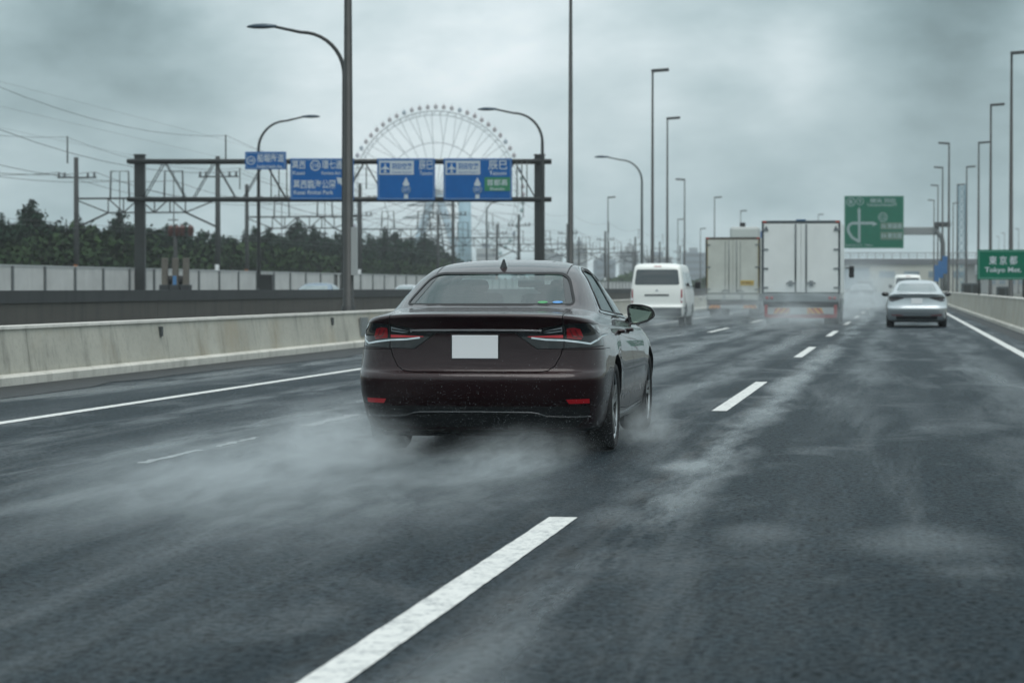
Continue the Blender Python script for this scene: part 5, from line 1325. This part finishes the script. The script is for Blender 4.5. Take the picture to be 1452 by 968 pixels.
# ---- trucks ----------------------------------------------------------
def chevrons(mb1, mb2, x0, x1, y, z0, z1, n, sgn):
    wd = (x1 - x0) / n; sl = (z1 - z0) * .9 * sgn
    for i in range(-1, n + 1):
        a = x0 + i * wd; poly = [(a, z0), (a + wd, z0), (a + wd + sl, z1), (a + sl, z1)]
        poly = [(min(max(q, x0), x1), z) for q, z in poly]
        if poly[1][0] - poly[0][0] < 1e-4 and poly[2][0] - poly[3][0] < 1e-4: continue
        (mb1 if i % 2 else mb2).add([(q, y, z) for q, z in poly], [(0, 1, 2, 3)])
M_bred = mat('board_red', (.36, .045, .03), .5); M_byel = mat('board_yellow', (.58, .33, .05), .5)
M_tred = mat('truck_red', (.30, .03, .03), .45); M_hinge = mat('hinge', (.14, .16, .17), .4, .5)
def truck(label, px, Z, big):
    c = W(px, Z); root = empty('truck', (c.x, c.y, 0)); tag(root, label, 'truck')
    if big:
        hw, z0, z1, Lb = 1.245, 1.02, H(313.5, Z), 6.6; doorm = mat('box_white', (.72, .75, .73), .4, var=.05, vscale=1.5); frm = mat('frame_dark', (.10, .115, .12), .4, .5)
    else:
        hw, z0, z1, Lb = 1.13, .95, H(337, Z), 6.2; doorm = mat('box_dull', (.50, .52, .47), .5, var=.12, vscale=1.3); frm = mat('frame_rust', (.085, .078, .062), .6, .2, var=.4)
    MB().rbox(-hw, hw, .03, Lb, z0, z1, .02).build('cargo_box', doorm, root)
    fr = MB().box(-hw - .015, -hw + .055, -.02, .03, z0, z1 + .01).box(hw - .055, hw + .015, -.02, .03, z0, z1 + .01).box(-hw + .055, hw - .055, -.02, .03, z1 - .085, z1 + .015).box(-hw + .055, hw - .055, -.02, .03, z0, z0 + .04)
    fr.build('rear_frame', frm, root)
    dm = (.20, hw - .06) if big else (.02, hw - .06)
    for s in (1, -1):
        a, b = sorted((s * .006, s * (hw - .058))); d = MB().rbox(a, b, -.035, .028, z0 + .045, z1 - .09, .01).build('rear_door', doorm, root)
        sd = root
        xb = s * (.17 if big else .16)
        MB().tube([(xb, -.06, z0 + .05), (xb, -.06, z1 - .1)], .018 if big else .014, 6).build('lock_rod', M_hinge, d)
        if big:
            MB().box(*sorted((s * .14, s * .2)), -.045, -.036, z0 + .05, z1 - .1).build('rubber_edge', mat('edge_grey', (.2, .22, .22), .5), d)
            MB().tube([(xb + s * .30, -.075, z0 + .33), (xb + s * .22, -.08, z0 + .36), (xb, -.08, z0 + .34)], .024, 6).box(*sorted((xb + s * .10, xb + s * .22)), -.09, -.04, z0 + .24, z0 + .42).build('latch_handle', M_hinge, d)
        for k in range(4 if big else 3):
            z = z0 + .18 + (z1 - z0 - .5) * k / (3 if big else 2)
            h = MB().rbox(*sorted((s * (hw - .20), s * (hw + .02))), -.065, -.036, z, z + .045, .008)
            if big and k == 3: h.add([(s * (hw - .20), -.05, z + .04), (s * (hw - .06), -.05, z + .04), (s * (hw - .13), -.05, z + .17)], [(0, 1, 2)])
            h.build('hinge', M_hinge, d)
        if not big:
            MB().box(*sorted((s * .30, s * .33)), -.045, -.036, z0 + .2, z1 - .15).build('door_rib', mat('rib', (.26, .28, .26), .5), d)
            MB().box(*sorted((s * (hw - .09), s * (hw - .06))), -.046, -.036, z0 + .05, z1 - .12).build('edge_strip', mat('yellow_edge', (.28, .24, .12), .6), d)
            MB().tube([(s * .45, -.06, z0 + .12), (s * .3, -.07, z0 + .17), (s * .16, -.07, z0 + .14)], .018, 6).build('latch_handle', M_hinge, d)
    for s in (1, -1): MB().rbox(*sorted((s * (hw - .14), s * (hw - .02))), -.05, -.022, z1 - .06, z1 + .005, .01).build('marker_lamp', mat('marker_red', (.35, .06, .04), .3), root)
    zb = H(452, Z) if big else H(445, Z)
    if big:
        MB().rbox(-.16, .16, -.05, .02, z1, z1 + .055, .02).build('top_lamp', mat('lamp_blue_glass', (.03, .10, .20), .2), root)
        MB().rbox(-hw + .02, hw - .02, -.06, .06, z0 - .27, z0 - .005, .02).build('rear_sill', mat('sill_grey', (.20, .23, .24), .45, .4), root)
        for s in (1, -1):
            for xx in (1.08, .93): MB().lathe([(-.075, 0), (-.075, .045), (-.06, .055), (-.05, .055)], 'Y', 16, (s * xx, -.01, z0 - .14)).build('tail_lamp', mat('truck_lamp', (.32, .05, .05), .3, 0, .5), root)
        MB().rbox(-hw + .04, hw - .04, .0, .1, z0 - .40, z0 - .275, .01).build('chassis_beam', M_black, root)
        for s in (1, -1):
            MB().rbox(*sorted((s * 1.06, s * 1.16)), -.10, .02, .30, z0 - .36, .01).build('under_run_guard', M_tred, root)
        MB().rbox(-1.06, 1.06, -.09, .0, z0 - .66, z0 - .44, .01).build('bumper_bar', mat('bumper_pale', (.34, .37, .37), .5), root)
        MB().rbox(-1.15, 1.15, -.07, .02, z0 - .78, z0 - .665, .01).build('lower_beam', M_tred, root)
        for q0, q1, sg in ((-.88, -.35, 1), (.20, .74, -1)):
            a, b = MB(), MB(); chevrons(a, b, q0, q1, -.096, z0 - .64, z0 - .46, 6, sg); a = a.build('chevron_board', M_bred, root); b.build('yellow_stripe', M_byel, a)
        MB().box(-.1, .9, .3, .9, .42, z0 - .4).build('underbody', M_inner, root)
    else:
        MB().rbox(-hw + .02, hw - .02, -.04, .06, z0 - .26, z0 - .005, .02).build('rear_sill', mat('sill_old', (.22, .24, .22), .6, var=.2), root)
        pn = MB()
        for a, b in ((-1.05, -.42), (-.30, .32), (.45, 1.05)): pn.rbox(a, b, -.06, -.042, z0 - .23, z0 - .03, .008)
        pn.build('sill_panel', mat('panel_old', (.40, .42, .38), .5), root)
        MB().rbox(-hw + .05, hw - .05, 0, .12, z0 - .42, z0 - .27, .01).build('chassis_beam', mat('beam_brown', (.08, .065, .06), .6), root)
        MB().rbox(-1.05, 1.05, -.06, .02, z0 - .60, z0 - .46, .01).build('bumper_bar', mat('bumper_pale', (.34, .37, .37), .5), root)
        for q0, q1, sg in ((-1.0, -.52, 1), (.45, 1.0, -1)):
            a, b = MB(), MB(); chevrons(a, b, q0, q1, -.066, z0 - .60, z0 - .46, 6, sg); a = a.build('chevron_board', M_bred, root); b.build('yellow_stripe', M_byel, a)
        MB().box(.32, .88, -.05, -.037, z0 + .36, z0 + .57).build('yellow_sticker', mat('sticker_yellow', (.50, .36, .08), .5), root)
        text_mesh('危険物禁止', .48, .11, 'lettering', mat('sticker_ink', (.12, .05, .03), .5), root, .60, z0 + .465, -.053, .01)
        MB().rbox(-.55, .75, Lb + .3, Lb + 1.6, z1 - .2, H(322, Z + Lb + 1), .12).build('roof_deflector', mat('defl', (.40, .43, .42), .5), root)
        MB().rbox(-.12, .12, Lb + .5, Lb + .8, H(322, Z + Lb + 1), H(316, Z + Lb + 1), .03).build('roof_lamp', M_black, root)
    # cab, chassis and wheels ahead of the box
    cabm = mat('cab_white', (.5, .53, .52), .35, 0, .5)
    MB().rbox(-hw * .97, hw * .97, Lb + .12, Lb + 2.0, .55, z1 - .55, .14).build('cab', cabm, root)
    MB().rbox(-.42, .42, .3, Lb + 1.5, .48, .95 if big else .85, .02).build('chassis', M_black, root)
    for s in (1, -1):
        MB().box(*sorted((s * hw * .972, s * hw * .985)), Lb + .9, Lb + 1.7, 1.75, 2.35).build('side_window', mat('van_glass', (.035, .048, .052), .06, 0, 1), root)
        mr = MB().rbox(-.09, .09, -.04, .05, -.22, .2, .04).tube([(-s * .22, 0, .12), (0, 0, .12)], .02, 6).build('wing_mirror', M_black, root); mr.location = (s * (hw + .22), Lb + 1.9, H(385, Z + 8))
        MB().box(*sorted((s * (hw - .04), s * hw)), 2.2, Lb - 1.2, .42, .86).build('side_guard', M_hinge, root)
        MB().box(*sorted((s * .62, s * 1.14)), .92, .97, .25, .75).build('mud_flap', M_rubber, root)
    wp = make_wheel('wheel', .48 if big else .40, .46, 8, False); put_wheels(root, wp, (1.55, Lb + 1.0), hw - .30, .48 if big else .40)
    return root
truck('large white box truck with grey frame and red under run bars', 1135.5, 84, True)
truck('older dull box truck with rusty frame and yellow sticker', 1039, 109, False)

# ------------------------------------------------------------------ spray, droplets and haze
def spray_material(name, dens, nscale=(1, 1, 1), ns=2.2, lo=.38, hi=.68, power=1.4, col=(.86, .93, .95), seed=0.0):
    """density falls off from the middle of the mesh (unit object space) and is broken up by noise"""
    m = bpy.data.materials.new(name); m.use_nodes = True; t = m.node_tree; t.nodes.clear(); L = t.links.new
    o = t.nodes.new('ShaderNodeOutputMaterial'); v = t.nodes.new('ShaderNodeVolumePrincipled'); L(v.outputs[0], o.inputs['Volume'])
    v.inputs['Color'].default_value = (*col, 1); v.inputs['Anisotropy'].default_value = .2
    c = t.nodes.new('ShaderNodeTexCoord')
    ln = t.nodes.new('ShaderNodeVectorMath'); ln.operation = 'LENGTH'; L(c.outputs['Object'], ln.inputs[0])
    r = t.nodes.new('ShaderNodeMapRange'); r.inputs[1].default_value = 0; r.inputs[2].default_value = 1; r.inputs[3].default_value = 1; r.inputs[4].default_value = 0; L(ln.outputs['Value'], r.inputs[0])
    pw = t.nodes.new('ShaderNodeMath'); pw.operation = 'POWER'; L(r.outputs[0], pw.inputs[0]); pw.inputs[1].default_value = power
    mp = t.nodes.new('ShaderNodeMapping'); mp.inputs['Scale'].default_value = nscale; mp.inputs['Location'].default_value = (seed, seed * .7, 0); L(c.outputs['Object'], mp.inputs[0])
    n = t.nodes.new('ShaderNodeTexNoise'); n.inputs['Scale'].default_value = ns; n.inputs['Detail'].default_value = 6; n.inputs['Roughness'].default_value = .68; n.inputs['Distortion'].default_value = .6; L(mp.outputs[0], n.inputs['Vector'])
    q = t.nodes.new('ShaderNodeMapRange'); q.interpolation_type = 'SMOOTHSTEP'; q.inputs[1].default_value = lo; q.inputs[2].default_value = hi; q.inputs[3].default_value = .12; L(n.outputs['Fac'], q.inputs[0])
    mu = t.nodes.new('ShaderNodeMath'); mu.operation = 'MULTIPLY'; L(pw.outputs[0], mu.inputs[0]); L(q.outputs[0], mu.inputs[1])
    m2 = t.nodes.new('ShaderNodeMath'); m2.operation = 'MULTIPLY'; m2.inputs[1].default_value = dens; L(mu.outputs[0], m2.inputs[0]); L(m2.outputs[0], v.inputs['Density'])
    return m
def spray(loc, rad, dens, label, rot=(0, 0, 0), **k):
    dens *= .8
    me = MB().ball((0, 0, 0), 1.0, 20, 12); me.sm = [False] * len(me.sm)
    o = me.build('spray', spray_material('spray_volume', dens, **k)); o.location = loc; o.scale = rad; o.rotation_euler = rot
    tag(o, label, 'spray', 'wheel spray over the wet road', 'stuff'); return o
SPR = [((-3.94, 18.15, .06), (.70, 1.7, .42), 4.6, 'dense water mist behind the sedan rear wheel on its far side', (0, 0, R(10)), dict(nscale=(1, .9, 1.3), ns=3.6, lo=.36, hi=.66, seed=1.3)),
       ((-4.0, 15.4, .03), (1.25, 4.2, .38), 1.5, 'mist trailing low behind the sedan over the left lane', (0, 0, R(3)), dict(nscale=(2.2, 1.2, 1.5), ns=3.4, lo=.36, hi=.70, seed=4.1)),
       ((-2.52, 17.0, .0), (.46, 2.3, .34), 2.4, 'mist behind the sedan rear wheel nearest the dashed line', (0, 0, R(-5)), dict(nscale=(1.8, 1.3, 1.4), ns=3.8, lo=.38, hi=.68, seed=7.7)),
       ((-3.1, 14.2, .0), (1.8, 4.4, .26), 1.3, 'low mist over the road in front of the near dash', (0, 0, 0), dict(nscale=(2.0, 1.2, 1.5), ns=3.6, lo=.40, hi=.72, seed=2.2)),
       ((-2.0, 20.6, .05), (.30, 1.4, .34), 2.8, 'mist between the two wheels on the near side of the sedan', (0, 0, 0), dict(nscale=(1, 1, 1), ns=3.6, lo=.34, hi=.68, seed=9.1))]
for a in SPR: spray(a[0], a[1], a[2], a[3], a[4], **a[5])
def rel(px, Z, dz=0): q = W(px, Z); return (q.x, q.y, dz)
spray(rel(1135, 80, .3), (2.5, 10, 1.35), .42, 'wide mist low behind the large white truck', ns=1.5, seed=3.3)
spray(rel(1040, 106, .3), (2.4, 12, 1.3), .34, 'mist low behind the older truck', ns=1.5, seed=6.3)
spray(rel(940, 80, .2), (1.8, 9, .8), .34, 'mist low around the white van', ns=1.6, seed=8.3)
spray(rel(1222, 160, .6), (4.2, 45, 2.6), .12, 'pale mist hiding the grey car beyond the trucks', ns=1.2, lo=.3, seed=2.9)
spray(rel(1180, 100, .2), (2.2, 16, 1.0), .24, 'mist drifting over the dashed line beside the large truck', ns=1.4, seed=1.9)
# flying drops behind the wheels
rnd = random.Random(21); dr = MB()
def drop(c, s):
    dr.add([c + Vector((s, 0, 0)), c - Vector((s, 0, 0)), c + Vector((0, s, 0)), c - Vector((0, s, 0)), c + Vector((0, 0, s)), c - Vector((0, 0, s))],
           [(0, 2, 4), (2, 1, 4), (1, 3, 4), (3, 0, 4), (2, 0, 5), (1, 2, 5), (3, 1, 5), (0, 3, 5)], True)
for i in range(16000):
    wx = rnd.choice((-3.8, -3.8, -2.25, -2.25, -3.0)); t = rnd.random() ** 1.3
    c = Vector((wx + rnd.gauss(0, .22 + .35 * t), 19.0 - 4.2 * t + rnd.gauss(0, .3), abs(rnd.gauss(0, .15 + .16 * t))))
    drop(c, rnd.uniform(.0005, .0013) * (1.0 + .4 * t))
for i in range(2500):
    c = Vector((-3.0 + rnd.gauss(0, .6), 18.2 + rnd.uniform(-.8, .0), rnd.triangular(.03, .62, .08))); drop(c, rnd.uniform(.0003, .0008))
tag(dr.build('spray_droplets', mat('water_drop', (.42, .48, .50), .1, 0, 0), fix=False), 'fine flying water drops behind the maroon sedan', 'droplets', kind='stuff')
# even haze
hz = MB().box(-900, 700, -40, 1800, -1.2, 122).build('haze', None)
m = bpy.data.materials.new('haze_air'); m.use_nodes = True; t = m.node_tree; t.nodes.clear()
o = t.nodes.new('ShaderNodeOutputMaterial'); v = t.nodes.new('ShaderNodeVolumePrincipled'); t.links.new(v.outputs[0], o.inputs['Volume'])
v.inputs['Color'].default_value = (.90, .96, .98, 1); v.inputs['Density'].default_value = .00034; v.inputs['Anisotropy'].default_value = .2
hz.data.materials.append(m); tag(hz, 'thin grey rain haze over the whole road', 'haze', kind='stuff')
